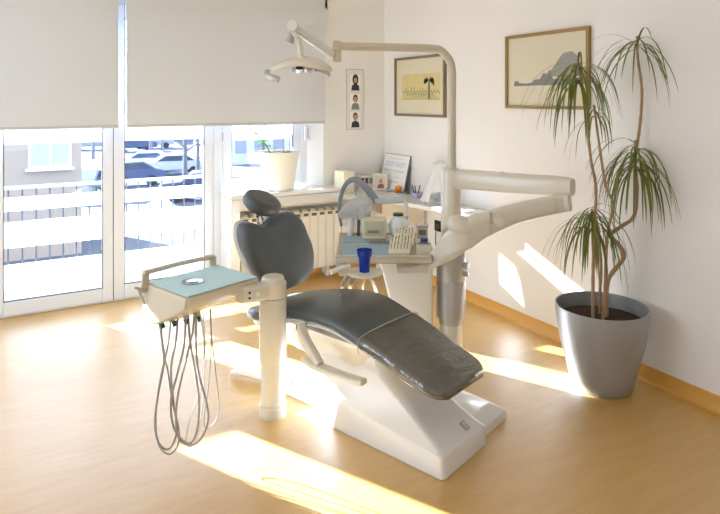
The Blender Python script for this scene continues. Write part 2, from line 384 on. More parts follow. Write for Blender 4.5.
for a in ((184, 32, 6.5, 'thick bare tree right of the parked cars'), (150, 48, 7, 'bare tree behind the nearest white car'), (197, 36, 6.5, 'thin bare tree at the right edge of the door glass'),
          (162, 60, 7.5, 'bare tree in the second row of cars'), (93, 52, 7, 'bare tree beside the corner of the beige house'), (262, 40, 7, 'bare tree seen through the small window')): bare_tree(*a)

# ================================================================ BLINDS, RADIATOR, SENSORS
def blind(x0, x1, zb, label):
    r = root('roller_blind', Matrix.Translation(((x0+x1)/2, 4.95, 2.6)), label, 'blind')
    part('fabric', bx(x0, x1, 4.948, 4.952, zb+.02, 2.62), FABRIC, r)
    part('hem_bar', bx(x0, x1, 4.943, 4.957, zb, zb+.022), mat('hem', (.80, .79, .77), .6), r, bevel=.003)
    b = B(); cyl(b, (x0, 4.95, 2.66), (x1, 4.95, 2.66), .04); part('roller', b, PVC, r)
    b = B(); box(b, x0-.02, x1+.02, 4.93, 5.0, 2.70, 2.75); part('bracket_rail', b, PVC, r)
blind(-1.05, .677, 1.385, 'left cream roller blind pulled halfway over the left glass door')
blind(.738, 2.452, 1.385, 'wide right cream roller blind over the right door and small window')
def sensor(px0, px1, py0, py1, Y, label):
    a = onY(px0, py0, Y); c = onY(px1, py1, Y)
    r = root('contact_sensor', Matrix.Translation(((a.x+c.x)/2, Y, c.z)), label, 'sensor')
    part('casing', bx(a.x, c.x, Y, Y+.025, c.z, a.z), PVC, r, bevel=.006)
    part('slot', bx((a.x+c.x)/2-.006, (a.x+c.x)/2+.006, Y-.003, Y+.001, c.z+.02, a.z-.02), mat('sensor_slot', (.75,.75,.76), .5), r)
sensor(219, 226, 130, 143, 5.07, 'small white contact sensor on the frame between door and small window')
sensor(305, 311, 126, 140, 5.045, 'small white sensor at the right jamb of the small window')

r = root('radiator', Matrix.Translation((2.1, 4.9, .07)), 'cream ribbed radiator in the niche under the window sill', 'radiator')
xs = [1.63+i*.0795 for i in range(14)]
for i in range(13):
    b = B(); x0 = xs[i]+.002; x1 = xs[i+1]-.002
    box(b, x0, x1, 4.875, 4.905, .095, .604)
    prism(b, [(x0+.012, 4.905, .10), (x0+.012, 4.965, .10), (x0+.012, 4.965, .625), (x0+.012, 4.90, .625), (x0+.012, 4.885, .615), (x0+.012, 4.905, .60)], (x1-x0-.024, 0, 0))
    se = part('section', b, RADM, r, bevel=.004)
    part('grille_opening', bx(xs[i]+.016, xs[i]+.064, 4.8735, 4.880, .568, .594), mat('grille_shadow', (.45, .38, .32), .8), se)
b = B(); cyl(b, (1.64, 4.94, .15), (2.68, 4.94, .15), .014); cyl(b, (1.64, 4.94, .58), (2.68, 4.94, .58), .014)
for x in (1.8, 2.45): box(b, x, x+.03, 4.92, 4.96, 0, .16)
part('header_pipes', b, RADM, r)
b = B(); cyl(b, (1.625, 4.90, .60), (1.655, 4.90, .60), .016); cyl(b, (1.64, 4.90, .60), (1.64, 4.90, .0), .009); part('valve_pipe', b, RADM, r)

# ================================================================ COUNTER AND WALL THINGS
ZT = .76
r = root('desk', Matrix.Translation((2.9, 4.5, 0)), 'white wall-mounted L-shaped worktop in the corner by the window', 'desk')
b = B(); prism(b, [(2.52, 4.99, ZT-.035), (2.52, 4.62, ZT-.035), (2.60, 4.52, ZT-.035), (2.70, 4.40, ZT-.035), (2.78, 4.05, ZT-.035), (2.86, 3.62, ZT-.035), (2.95, 3.45, ZT-.035), (3.12, 3.42, ZT-.035), (3.12, 4.99, ZT-.035)], (0, 0, .035))
part('worktop', b, WHITE, r, bevel=.006)
part('bracket', bx(2.93, 3.122, 3.80, 3.84, .58, ZT-.035), WHITE, r)
part('bracket', bx(2.93, 3.122, 4.80, 4.84, .0, ZT-.035), WHITE, r)
dr = part('drawer_box', bx(2.80, 3.1, 4.30, 4.72, .52, ZT-.036), mat('drawer_cream', (.86,.82,.74), .5), r, bevel=.004)
part('drawer_front', bx(2.785, 2.80, 4.52, 4.71, .60, .715), mat('drawer_brown', (.62,.53,.47), .5), dr)
part('drawer_front', bx(2.785, 2.80, 4.31, 4.50, .60, .715), mat('drawer_front_cream', (.85,.8,.7), .5), dr)

def picture(name, y0, y1, z0, z1, fr, label, build, X=XR):
    r = root(name, Matrix.Translation((X, (y0+y1)/2, z0)), label, 'picture')
    b = B(); wd = .022
    box(b, X-.028, X-.001, y0, y0+wd, z0, z1); box(b, X-.028, X-.001, y1-wd, y1, z0, z1)
    box(b, X-.028, X-.001, y0+wd, y1-wd, z0, z0+wd); box(b, X-.028, X-.001, y0+wd, y1-wd, z1-wd, z1)
    part('frame', b, fr, r, bevel=.003)
    build(r, X)
    return r
def flat_poly(pts, X, t=.0012):
    """pts: (y,z)"""
    return prism(B(), [(X, y, z) for y, z in pts], (t, 0, 0))
def pic1(r, X):
    part('mat_board', bx(X-.012, X-.002, 4.03, 4.77, 1.47, 1.97), PRINTC, r)
    a = part('print', bx(X-.0132, X-.012, 4.09, 4.67, 1.60, 1.835), PRINTY, r)
    b = B()
    box(b, X-.0142, X-.0132, 4.235, 4.262, 1.605, 1.76)
    for k in range(9):
        y = 4.25+.075*math.cos(k*PI/8); z = 1.765+.035*math.sin(k*PI/8)
        prism(b, [(X-.0142, 4.25, 1.77), (X-.0142, y, z+.012), (X-.0142, y, z-.028-.01*(k % 3))], (.001, 0, 0))
    part('printed_palm', b, mat('print_ink', (.48,.47,.38), .7), r)
    b = B()
    box(b, X-.0142, X-.0132, 4.10, 4.66, 1.668, 1.675)
    for k in range(6): box(b, X-.0138, X-.0132, 4.10+.02*k, 4.66-.07*(k % 3), 1.606+.010*k, 1.610+.010*k)
    random.seed(3)
    for k in range(26):
        y = 4.10+k*.0215; h = random.uniform(.008, .05); box(b, X-.0140, X-.0132, y, y+.014, 1.675, 1.675+h*(1 if k > 4 else .5)) if k % 2 else box(b, X-.0140, X-.0132, y, y+.018, 1.668-h*.6, 1.664)
    part('printed_shoreline', b, mat('print_ink_pale', (.62,.60,.46), .7), r)
def pic2(r, X):
    part('mat_board', bx(X-.012, X-.002, 2.575, 3.285, 1.56, 2.045), PRINTC, r)
    b = flat_poly([(3.22,1.70),(3.215,1.735),(3.18,1.735),(3.17,1.72),(3.10,1.715),(3.05,1.72),(3.02,1.74),(2.97,1.745),(2.96,1.76),(2.94,1.785),(2.92,1.775),(2.90,1.785),(2.89,1.80),(2.865,1.80),(2.86,1.74),(2.80,1.74),(2.66,1.74),(2.62,1.76),(2.59,1.74),(2.59,1.70)], X-.0135)
    part('printed_street', b, mat('ink_grey', (.52,.52,.51), .7), r)
    b = flat_poly([(2.875,1.76),(2.87,1.80),(2.80,1.88),(2.765,1.91),(2.70,1.915),(2.65,1.88),(2.62,1.80),(2.60,1.76),(2.70,1.745)], X-.0145)
    part('printed_roof', b, mat('ink_grey2', (.60,.60,.58), .7), r)
picture('framed_picture', 4.016, 4.787, 1.452, 1.992, WOODF, 'smaller framed print with a palm tree, behind the bent lamp pole', pic1)
picture('framed_picture', 2.558, 3.300, 1.539, 2.064, GOLD, 'larger framed print of a grey rooftop partly behind the tall plant', pic2)

# strip of three portraits
r = root('photo_strip', Matrix.Translation((2.79, 4.995, 1.32)), 'narrow white strip with three small portraits on the wall by the corner', 'picture')
part('backing', bx(2.700, 2.878, 4.988, 4.999, 1.325, 1.888), WHITE, r, bevel=.002)
part('edge_band', bx(2.695, 2.883, 4.991, 4.9995, 1.320, 1.893), mat('strip_edge', (.72,.70,.66), .6), r)
for k, (zc, hair) in enumerate(((1.765, .05), (1.585, .036), (1.415, .036))):
    cx = 2.79
    b = bx(cx-.055, cx+.055, 4.9865, 4.988, zc-.075, zc+.075); p = part('portrait', b, PAPER, r)
    def disc(x, z, rx, rz, y, n=18): return prism(B(), [(x+rx*math.cos(2*PI*i/n), y, z+rz*math.sin(2*PI*i/n)) for i in range(n)], (0, .0008, 0))
    part('printed_body', prism(B(), [(cx-.045, 4.985, zc-.075), (cx+.045, 4.985, zc-.075), (cx+.038, 4.985, zc-.03), (cx+.012, 4.985, zc-.012), (cx-.012, 4.985, zc-.012), (cx-.038, 4.985, zc-.03)], (0, .0008, 0)), DARKPRINT if k != 1 else GREYPRINT, p)
    part('printed_hair', disc(cx, zc+.03, .032 if k == 0 else .026, hair, 4.984), mat('ink_hair', (.25,.2,.18), .7), p)
    part('printed_face', disc(cx, zc+.022, .018, .026, 4.983), SKIN, p)

# wall socket below the worktop
r = root('wall_socket', Matrix.Translation(onX(439, 226)), 'black wall socket below the worktop next to the post', 'socket')
p = onX(439, 226)
part('plate', bx(XR-.012, XR-.001, p.y-.06, p.y+.05, p.z-.045, p.z+.045), mat('black_plastic', (.08,.08,.09), .4), r, bevel=.003)
b = B(); cyl(b, (XR-.02, p.y, p.z), (XR-.012, p.y, p.z), .022); part('plug', b, mat('plug_grey', (.3,.3,.3), .5), r)
b = B(); tube(b, [(XR-.02, p.y, p.z), (XR-.03, p.y+.01, p.z-.1), (XR-.015, p.y, p.z-.3), (XR-.012, p.y, .1)], .004, 8); part('cable', b, MATS['plug_grey'], r)

# ---- things on the worktop
def onZ(px, py, z=ZT):
    d = (CAMH-z)*F/(py-HY); return FK @ Vector(((px-360)/F*d, d, z))
r = root('file_box', Matrix.Translation((2.62, 4.9, ZT)), 'cream cardboard file box at the left end of the worktop', 'box')
part('case', bx(2.555, 2.665, 4.78, 4.97, ZT+.001, ZT+.19), mat('cream_card', (.93,.9,.8), .6), r, bevel=.003)
part('spine_label', bx(2.575, 2.645, 4.778, 4.781, ZT+.05, ZT+.13), PAPER, r)
b = B(); lathe(b, [(.014, 0), (.014, .06), (.009, .07), (.009, .105)], (2.695, 4.86, ZT+.001), 16); tag(part('marker_pen', b, mat('black_plastic2', (.1,.08,.12), .4)), 'small black marker standing beside the cream file box', 'pen')
r = root('printed_box', Matrix.Translation((2.82, 4.88, ZT)), 'low box with dark printed pictures behind the ring guard', 'box')
part('carton', bx(2.755, 2.90, 4.84, 4.96, ZT+.001, ZT+.125), mat('carton_white', (.85,.83,.8), .6), r, bevel=.002)
for i, x in enumerate((2.765, 2.812, 2.858)):
    part('printed_picture', bx(x, x+.035, 4.8385, 4.84, ZT+.06, ZT+.115), [DARKPRINT, mat('red_print', (.5,.3,.28), .6), GREYPRINT][i], r)
p = FK @ K(380, 189, 5.60); p.z = ZT
M = Matrix.Translation(p) @ Matrix.Rotation(math.radians(-28), 4, 'Z')
r = root('standing_photo', M, 'small cream framed photo standing in front of the leaning certificate', 'photo frame')
def fr_local(w, h, wd, t):
    b = B(); box(b, -w/2, -w/2+wd, 0, t, 0, h); box(b, w/2-wd, w/2, 0, t, 0, h); box(b, -w/2+wd, w/2-wd, 0, t, 0, wd); box(b, -w/2+wd, w/2-wd, 0, t, h-wd, h); return b
part('frame', fr_local(.135, .155, .017, .012), mat('frame_cream', (.93,.9,.84), .4), r, frame=M, bevel=.002)
part('photo', bx(-.05, .05, .004, .009, .017, .138), mat('photo_pale', (.88,.84,.8), .5), r, frame=M)
b = B(); ellipsoid(b, (0.008, .0035, .085), .016, .001, .022); part('printed_face', b, SKIN, r, frame=M)
part('printed_body', prism(B(), [(-.03, .003, .018), (.04, .003, .018), (.03, .003, .058), (-.012, .003, .058)], (0, .001, 0)), mat('print_rose', (.62,.42,.4), .7), r, frame=M)
part('easel_back', prism(B(), [(-.01, .012, .12), (-.01, .055, .001), (-.01, .05, .001)], (.02, 0, 0)), DARK, r, frame=M)
# leaning certificate
M = Matrix(((0, -.96, .27, 3.035), (-1, 0, 0, 4.75), (0, .27, .96, ZT+.002), (0, 0, 0, 1)))
M = Matrix.Translation((3.035, 4.75, ZT+.003)) @ Matrix.Rotation(-PI/2, 4, 'Z') @ Matrix.Rotation(math.radians(-14), 4, 'X')
r = root('certificate', M, 'large white certificate leaning on the wall at the back of the worktop', 'certificate')
part('board', bx(-.215, .215, 0, .008, 0, .335), mat('cert_grey', (.45,.46,.48), .4), r, frame=M)
part('sheet', bx(-.21, .21, -.002, 0, .005, .33), PAPER, r, frame=M)
b = B()
for (x0, x1, z) in [(-.12,.10,.29),(-.18,-.02,.255),(-.18,-.03,.243),(-.18,-.02,.231),(-.18,-.05,.219),(.0,.17,.255),(.0,.16,.243),(.0,.17,.231),(.0,.14,.219),(-.18,-.02,.18),(-.18,-.03,.168),(.0,.17,.18),(.0,.15,.168),(-.17,-.06,.12),(.02,.12,.12),(-.17,.12,.08),(-.17,.10,.068)]:
    box(b, x0, x1, -.003, -.002, z, z+.005)
part('printed_lines', b, mat('ink_pale', (.76,.78,.81), .7), r, frame=M)
# papers / magazines
def sheet_at(px, py, w, d, rot, m, name, label, cat, h=.004, z=ZT):
    p = onZ(px, py, z); M = Matrix.Translation(p+Vector((0,0,.001))) @ Matrix.Rotation(math.radians(rot), 4, 'Z')
    return tag(part(name, bx(-w/2, w/2, -d/2, d/2, 0, h), m, frame=M, bevel=.001), label, cat), M
sheet_at(362, 186, .30, .20, -20, PAPER, 'paper_stack', 'stack of white papers on the worktop behind the ring guard', 'papers', .02)
o_, M = sheet_at(391, 190.5, .20, .10, 10, mat('magazine_grey', (.72,.74,.78), .4), 'magazine', 'grey magazine lying in front of the orange ball', 'magazine', .008)
sheet_at(404, 192, .12, .15, -30, mat('mag_dark', (.50,.50,.54), .4), 'notepad', 'dark grey notepad on the worktop right of the grey magazine', 'notepad', .006)
p = onZ(398, 192.5); M = Matrix.Translation(p)
r = root('orange_ball_holder', M, 'small orange ball holder standing behind the grey magazine', 'holder')
b = B(); ellipsoid(b, (0, .0, .035), .030, .032, .032); part('ball', b, ORANGE, r, frame=M)
b = B(); lathe(b, [(.024, 0.001), (.02, .008)], (0, .0, 0), 20); part('foot', b, mat('foot_dark', (.3,.3,.3), .5), r, frame=M)
p = onZ(408, 194); M = Matrix.Translation(p)
b = B()
for i in range(7): ellipsoid(b, (random.uniform(-.03,.03), random.uniform(-.02,.02), .014), .013, .01, .013, u=8, v=6)
tag(part('screw_parts', b, mat('dull_metal', (.5,.47,.42), .4, metal=.6), frame=M), 'small heap of metal bits right of the orange ball', 'metal bits')['kind'] = 'stuff'
p = onZ(416.5, 197.5); M = Matrix.Translation(p)
r = root('glass_bowl', M, 'small clear violet-tinted bowl with pens beside the draped device', 'bowl')
b = B(); lathe(b, [(.028, 0), (.045, .015), (.055, .045), (.052, .045), (.042, .018), (.001, .012)], n=24); part('bowl', b, mat('violet_glass', (.75,.75,.88), .1, coat=.5), r, frame=M)
for k, (a, bb) in enumerate((((-.02,0,.02), (-.04,.01,.11)), ((.015,0,.02), (.045,.01,.10)), ((0,.01,.02), (.005,.03,.095)))):
    b = B(); cyl(b, a, bb, .005, n=8); part('pen', b, mat('pen_dark', (.25,.25,.3), .4), r, frame=M)
# draped device
p = onZ(441, 203.5); M = Matrix.Translation(p) @ Matrix.Rotation(YAW, 4, 'Z') @ Matrix.Diagonal((.86, .9, 1.22, 1))
r = root('draped_microscope', M, 'device under a white dust cover on the worktop by the lamp pole', 'device')
b = B(); box(b, -.05, .05, -.08, .08, .001, .025); cyl(b, (0, .03, .02), (0, .04, .16), .02); part('device_foot', b, mat('device_grey', (.78,.80,.82), .35, metal=.4), r, frame=M, bevel=.004)
b = B(); rings = []
prof = [(.285, .015, .02, .0), (.28, .05, .04, -.005), (.265, .075, .055, -.01), (.22, .085, .07, -.01), (.15, .10, .085, -.02), (.08, .12, .10, -.03), (.015, .145, .11, -.04)]
for z, rx, ry, ox in prof:
    ring = []
    for i in range(40):
        a = 2*PI*i/40; f = 1+.09*math.sin(a*5+z*9)*(1-z*2.2)+.05*math.sin(a*11+z*20)*(1-z*2)
        cut = 0
        zz = z
        if z < .1 and -2.1 < (a if a < PI else a-2*PI) < -1.0: zz = z+.075*(1-z/.15)   # lifted front hem
        ring.append((ox+rx*f*math.cos(a), ry*f*math.sin(a), zz+.006*math.sin(a*7)*(z < .02)))
    rings.append(ring)
loft(b, rings[::-1]); b.faces.ensure_lookup_table()
bot = min(b.faces, key=lambda f: f.calc_center_median().z if len(f.verts) > 10 else 9); b.faces.remove(bot)
part('dust_cover', b, translucent('white_cloth', (.96,.96,.96), .3), r, frame=M, smooth=60)
# bag-like white item near its foot
p = onZ(452, 203)

# ================================================================ FLOWER POT ON THE SILL
cp = Vector((2.01, 4.955, .812)); M = Matrix.Translation(cp)
r = root('potted_seedling', M, 'cream plastic flower pot with a young green shoot on the window sill', 'potted plant')
b = B(); lathe(b, [(.115, 0), (.125, .01), (.158, .27), (.172, .285), (.175, .335), (.165, .335), (.158, .30), (.001, .295)], n=40); part('pot', b, mat('cream_pot', (.97,.96,.92), .45), r, frame=M, smooth=40)
b = B(); lathe(b, [(.152, .296), (.15, .305), (.001, .31)], n=30, cap=False); part('soil', b, SOIL, r, frame=M)
b = B()
for (x, y, h) in ((.03, -.02, .50), (.10, .02, .52)): cyl(b, (x, y, .29), (x, y, h+.02), .0025, n=6)
part('support_wires', b, mat('wire', (.45,.47,.45), .5), r, frame=M)
b = B(); tube(b, [(-.07, 0, .29), (-.12, 0, .38), (-.19, .01, .48), (-.26, .02, .54)], .005, 8); part('stem', b, LEAF2, r, frame=M)
def blade(b, p0, dirv, L, wdt, droop, n=6, curl=0.0):
    """a strap leaf: closed thin solid following a drooping curve"""
    d = Vector(dirv).normalized(); up = Vector((0,0,1)); side = d.cross(up)
    if side.length < .05: side = Vector((1,0,0))
    side.normalize(); p = Vector(p0); rings = []; v = d.copy()
    for i in range(n+1):
        t = i/n; wv = wdt*(math.sin(PI*min(1, .12+.88*(t**.8)))**.5 if t < .999 else .03)*(1-.35*t)
        nrm = side.cross(v).normalized(); th = wdt*.10
        rings.append([p-side*wv, p+nrm*th*.3, p+side*wv, p-nrm*th])
        v = (v+Vector((0,0,-droop/n))).normalized(); p = p+v*(L/n)
    loft(b, rings)
b = B()
for k in range(22):
    t = k/21; p = Vector((-.11-.15*t, .02*t, .365+.175*t)); a = k*2.4
    blade(b, p, (math.cos(a), math.sin(a)*.6, .5), .085, .016, 1.2, 4)
for k in range(9):
    a = k*.7+.3; blade(b, (.05, -.04, .30), (math.cos(a), math.sin(a), 1.4), .09, .012, 1.0, 4)
part('leaves', b, LEAF2, r, frame=M)

# ================================================================ BIG POTTED PLANT
dp = 3.37; pc = KW(601.5, 100, dp); pc.z = 0; M = Matrix.Translation(pc)
r = root('potted_dracaena', M, 'tall thin-leaved plant with bare canes in a large silver-grey pot', 'potted plant')
b = B(); lathe(b, [(.150, 0), (.158, .006), (.175, .06), (.225, .26), (.246, .40), (.248, .452), (.240, .452), (.236, .40), (.232, .37), (.001, .37)], n=56); part('pot', b, POT, r, frame=M, smooth=40)
b = B(); lathe(b, [(.232, .372), (.15, .385), (.001, .39)], n=30, cap=False); part('soil', b, SOIL, r, frame=M)
b = B(); lathe(b, [(.17, .375), (.185, .388), (.175, .392), (.16, .38)], n=30, cap=False)
def P(px, py, dd=0): return KW(px, py, dp+dd)
canes = [
 ([P(606,312), P(608,281), P(623.6,258), P(620,246), P(611,235), P(622,226), P(634,216), P(637,190), P(635,165), P(636,140)], .011),
 ([P(636,150,.03), P(640,125,.03), P(642,90,.03), P(638,60,.03), P(637,36,.03)], .008),
 ([P(593,314,-.03), P(593,280,-.03), P(594,240,-.03), P(596,190,-.03), P(591,160,-.03), P(585,110,-.03), P(579,62,-.03)], .0085),
 ([P(603,316,-.05), P(605,290,-.05), P(606,258,-.05), P(608,231,-.05), P(613,205,-.05), P(606,186,-.05), P(600,150,-.05), P(594,105,-.03)], .008),
 ([P(600,313,.05), P(600,290,.05), P(601,262,.03), P(596,225,.03)], .009)]
for pts, rr in canes:
    pts[0] = Vector((pts[0].x, pts[0].y, min(pts[0].z, .375))) if pts[0].z < .6 else pts[0]
    b = B(); tube(b, pts, (lambda rr: lambda t: rr*(1.15-.35*t)+.0009*math.sin(t*90))(rr), 9, 6); part('cane', b, BARK, r)
def crown(c, n, L, wd, spread, seed, up0=.2, zspan=.1, flat_=0):
    random.seed(seed); b = B()
    for k in range(n):
        a = k*2.39996+random.uniform(-.2,.2); el = random.uniform(up0, .45 if flat_ else .75) if (k % 5 or flat_) else random.uniform(.8, 1.4)
        l = L*random.uniform(.7, 1.1); dr = random.uniform(.9, 1.7)*spread
        dv = Vector((math.cos(a), math.sin(a), el)); p0 = c+Vector((0, 0, -zspan*random.random()))
        end_x = p0.x+dv.normalized().x*l*.6
        if end_x > XR-.04: dv.x = -abs(dv.x)*.2; dv.normalize()
        blade(b, p0, dv, l, wd*random.uniform(.8, 1.1), dr, 9)
    # keep the tips off the wall
    for v in b.verts:
        if v.co.x > XR-.012: v.co.x = XR-.012-random.random()*.004
    part('leaf_crown', b, LEAF, r, smooth=80)
crown(P(578,62,-.03), 52, .42, .0075, 2.8, 1, .0, .12)
crown(P(594,106,-.03), 10, .30, .006, 3.2, 5, .1, .08)
crown(P(637,40,.03), 30, .42, .006, 2.0, 2, -.1, .05, flat_=1)
crown(P(636,143,.0), 62, .42, .007, 3.1, 3, .0, .16)
crown(P(592,206,.03), 56, .42, .007, 2.9, 4, .0, .14)

# ================================================================ DENTAL CHAIR (frame FC: x=r, y=-f)
r = root('dental_chair', FC, 'reclined charcoal dental chair on a white wedge-shaped base', 'dental chair')
CH = r
def rectring(x0, x1, y0, y1, z, rad=.02, k=3, tilt=None):
    w_, h_ = x1-x0, y1-y0; cx, cy = (x0+x1)/2, (y0+y1)/2
    return [(cx+a, cy+b_, (z if tilt is None else tilt(cx+a, cy+b_))) for a, b_ in rrect(w_, h_, rad, k)]
# main base wedge
b = B(); S = lambda z0, z1: (lambda x, y: z0+(z1-z0)*min(1, max(0, y/.72)))
loft(b, [rectring(-.188, .188, 0, .74, 0, .02), rectring(-.188, .188, 0, .74, 0, .02, tilt=lambda x, y: .012),
         rectring(-.183, .180, .008, .73, 0, .02, tilt=S(.088, .15)),
         rectring(-.172, .165, .02, .72, 0, .03, tilt=S(.10, .165)),
         rectring(-.12, .12, .36, .80, 0, .05, tilt=lambda x, y: .30+.10*(y-.4)),
         rectring(-.10, .10, .46, .92, 0, .05, tilt=lambda x, y: .44+.05*(y-.5)),
         rectring(-.10, .10, .48, .95, 0, .05, tilt=lambda x, y: .475)])
part('base', b, WHITE, CH, frame=FC, bevel=.004)
b = B(); prism(b, [(.166, .035, 0), (.458, .035, 0), (.458, .035, .035), (.166, .035, .05)], (0, .001, 0)); b.free()
b = B()
loft(b, [rectring(.15, .458, .035, .62, 0, .015), rectring(.15, .455, .04, .62, 0, .015, tilt=S(.04, .07)),
         rectring(.15, .40, .10, .61, 0, .02, tilt=S(.07, .13))])
part('side_base', b, WHITE, CH, frame=FC, bevel=.003)
b = B(); loft(b, [rectring(-.112, .14, .70, 1.22, 0, .03), rectring(-.11, .135, .70, 1.21, 0, .03, tilt=lambda x, y: .035), rectring(-.09, .11, .72, 1.15, 0, .03, tilt=lambda x, y: .11-.07*(y-.7)/.5)])
part('rear_base', b, WHITE, CH, frame=FC, bevel=.003)
b = B(); prism(b, [(-.10, .78, .098), (-.095, 1.12, .062), (.08, 1.12, .062), (.08, .78, .098)], (0, 0, .006)); part('rear_cover_panel', b, mat('smoked_panel', (.70,.74,.78), .12, coat=.5), CH, frame=FC)
b = B(); prism(b, [(-.16, .020, .0), (-.11, .020, 0), (-.11, .020, .0), (-.16, .02, 0)], (0, .001, 0)); b.free()
# maker's small plate on the sloping hood
b = B(); Mp = Matrix.Translation((.060, .045, .120)) @ Matrix.Rotation(math.radians(31), 4, 'X')
box(b, -.016, .016, -.022, .022, -.004, .004)
pl_ = part('badge', b, mat('badge_grey', (.66,.66,.66), .35, metal=.2), CH, frame=FC @ Mp, bevel=.001)
b = B(); box(b, -.009, -.004, -.013, .013, .004, .0048); box(b, -.004, .008, .008, .013, .004, .0048); box(b, .003, .008, -.013, .008, .004, .0048); part('badge_mark', b, mat('badge_ink', (.85,.85,.85), .4), pl_, frame=FC @ Mp)
# lifting pedestal between base and seat
b = B(); loft(b, [rectring(-.12, .12, .50, 1.02, .28, .06), rectring(-.13, .13, .45, 1.10, .36, .07), rectring(-.17, .17, .40, 1.20, .43, .08)])
part('lift_housing', b, WHITE, CH, frame=FC, bevel=.004)
# seat cushion
prof = [(-.02, .362), (-.06, .376), (-.1, .392), (-.2, .425), (-.3, .462), (-.4, .492), (-.5, .52), (-.6, .545), (-.7, .552), (-.8, .545), (-.9, .53), (-1.0, .508), (-1.1, .482), (-1.2, .455), (-1.28, .432)]
def zprof(f):
    for (a, za), (c, zc) in zip(prof, prof[1:]):
        if c <= f <= a: return za+(zc-za)*(f-a)/(c-a)
    return prof[-1][1] if f < prof[-1][0] else prof[0][1]
def hw(f):
    s = .205+.03*min(1, max(0, (-f-.1)/.6)); e = -f-.01
    if e < .06: s *= math.sqrt(max(.03, 1-((.06-e)/.06)**2))*.30+.70
    if f < -1.2: s *= 1-.2*((-f-1.2)/.1)
    return s
def slab(b, f0, f1, n, top=0.0, th=.058, grow=0.0, crown_=.012, rad=.028):
    rings = []
    for i in range(n+1):
        f = f0+(f1-f0)*i/n; z = zprof(f)+top; e = .01; sl = (zprof(f-e)-zprof(f+e))/(-2*e); nrm = Vector((0, sl, 1)).normalized()   # y=-f
        nrm = Vector((0, (zprof(f+e)-zprof(f-e))/(2*e), 1)).normalized()
        tt = th*(.62+.38*min(1, -f/.22)); w_ = (hw(f)+grow)*2; c = Vector((0, -f, z))-nrm*tt/2
        rings.append([c+Vector((a, 0, 0))+nrm*(q+(crown_*(1-(a/(w_/2))**2) if q > 0 else 0)) for a, q in rrect(w_, tt, min(rad, tt*.46), 4)])
    loft(b, rings)
b = B(); slab(b, -.012, -1.30, 44); seat = part('seat', b, LEATHER, CH, frame=FC, smooth=50, bevel=.012, seg=3)
b = B(); slab(b, -.16, -1.25, 40, top=-.052, th=.03, grow=-.030, crown_=0, rad=.012); part('seat_shell', b, WHITE, CH, frame=FC, smooth=50)
b = B(); slab(b, -.003, -.43, 20, top=.003, th=.064, grow=.0035); part('clear_foot_cover', b, FILM, seat, frame=FC, smooth=50, label='clear wrinkled plastic cover over the foot end')
b = B(); tube(b, [(-.235, .43, zprof(-.43)-.07), (-.242, .43, zprof(-.43)-.03), (-.22, .43, zprof(-.43)+.004), (-.1, .43, zprof(-.43)+.014), (.1, .43, zprof(-.43)+.014), (.22, .43, zprof(-.43)+.004), (.242, .43, zprof(-.43)-.03)], .0022, 6, 5)
part('cover_hem', b, mat('film_edge', (.72,.72,.70), .3), seat, frame=FC)
b = B()
for (x, y) in ((-.236, .36), (-.236, .33)): ellipsoid(b, (x, y, zprof(-y)-.035), .006, .011, .006, u=10, v=6)
part('cover_studs', b, CHROME, seat, frame=FC)
# backrest: outline in (x, s) on a leaning plane
out = [(.06,.50),(-.02,.50),(-.09,.53),(-.14,.59),(-.185,.68),(-.215,.78),(-.222,.85),(-.205,.895),(-.17,.910),(-.13,.90),(-.10,.882),(-.06,.873),(-.02,.880),(.03,.905),(.09,.925),(.15,.925),(.205,.895),(.245,.84),(.262,.78),(.285,.72),(.292,.655),(.278,.59),(.24,.54),(.17,.512)]
lean = .20
def back_prism(b, outl, y0, th, sc_=1.0, dome=0.0):
    cx = sum(p[0] for p in outl)/len(outl); cz = sum(p[1] for p in outl)/len(outl)
    ol = spline([(x, 0, z) for x, z in outl]+[(outl[0][0], 0, outl[0][1])], 3)[:-1]
    def pt(x, z, off): return Vector((x, 1.20+lean*(z-.48)+off, z))
    rings = []
    for s, off in ((.90, 0), (.97, .006), (1.0, .022), (1.0, th-.015), (.96, th)):
        s *= sc_; rings.append([pt(cx+(p.x-cx)*s, cz+(p.z-cz)*s, y0+off) for p in ol])
    R = [[b.verts.new(p) for p in q] for q in rings]; n = len(ol)
    for a, c in zip(R, R[1:]):
        for i in range(n): b.faces.new((a[i], a[(i+1) % n], c[(i+1) % n], c[i]))
    # concave padded front made of inner rings
    prev = R[0]
    for s in (.7, .45, .2):
        s2 = s*sc_; ring = [b.verts.new(pt(cx+(p.x-cx)*s2, cz+(p.z-cz)*s2, y0+dome*(1-(s/.9)**2))) for p in ol]
        for i in range(n): b.faces.new((prev[i], ring[i], ring[(i+1) % n], prev[(i+1) % n]))
        prev = ring
    b.faces.new(prev); b.faces.new(R[-1])
    return b
part('backrest', back_prism(B(), out, 0, .088, 1.0, .016), LEATHER, CH, frame=FC, smooth=50)
part('backrest_shell', back_prism(B(), out, .082, .03, 1.008, 0), WHITE, CH, frame=FC, smooth=50)
b = B(); sweep(b, spline([(.03, 1.16, .40), (.03, 1.27, .42), (.03, 1.33, .52), (.03, 1.35, .65)], 6), lambda t: rrect(.14-.04*t, .05, .02)); part('back_support', b, WHITE, CH, frame=FC)
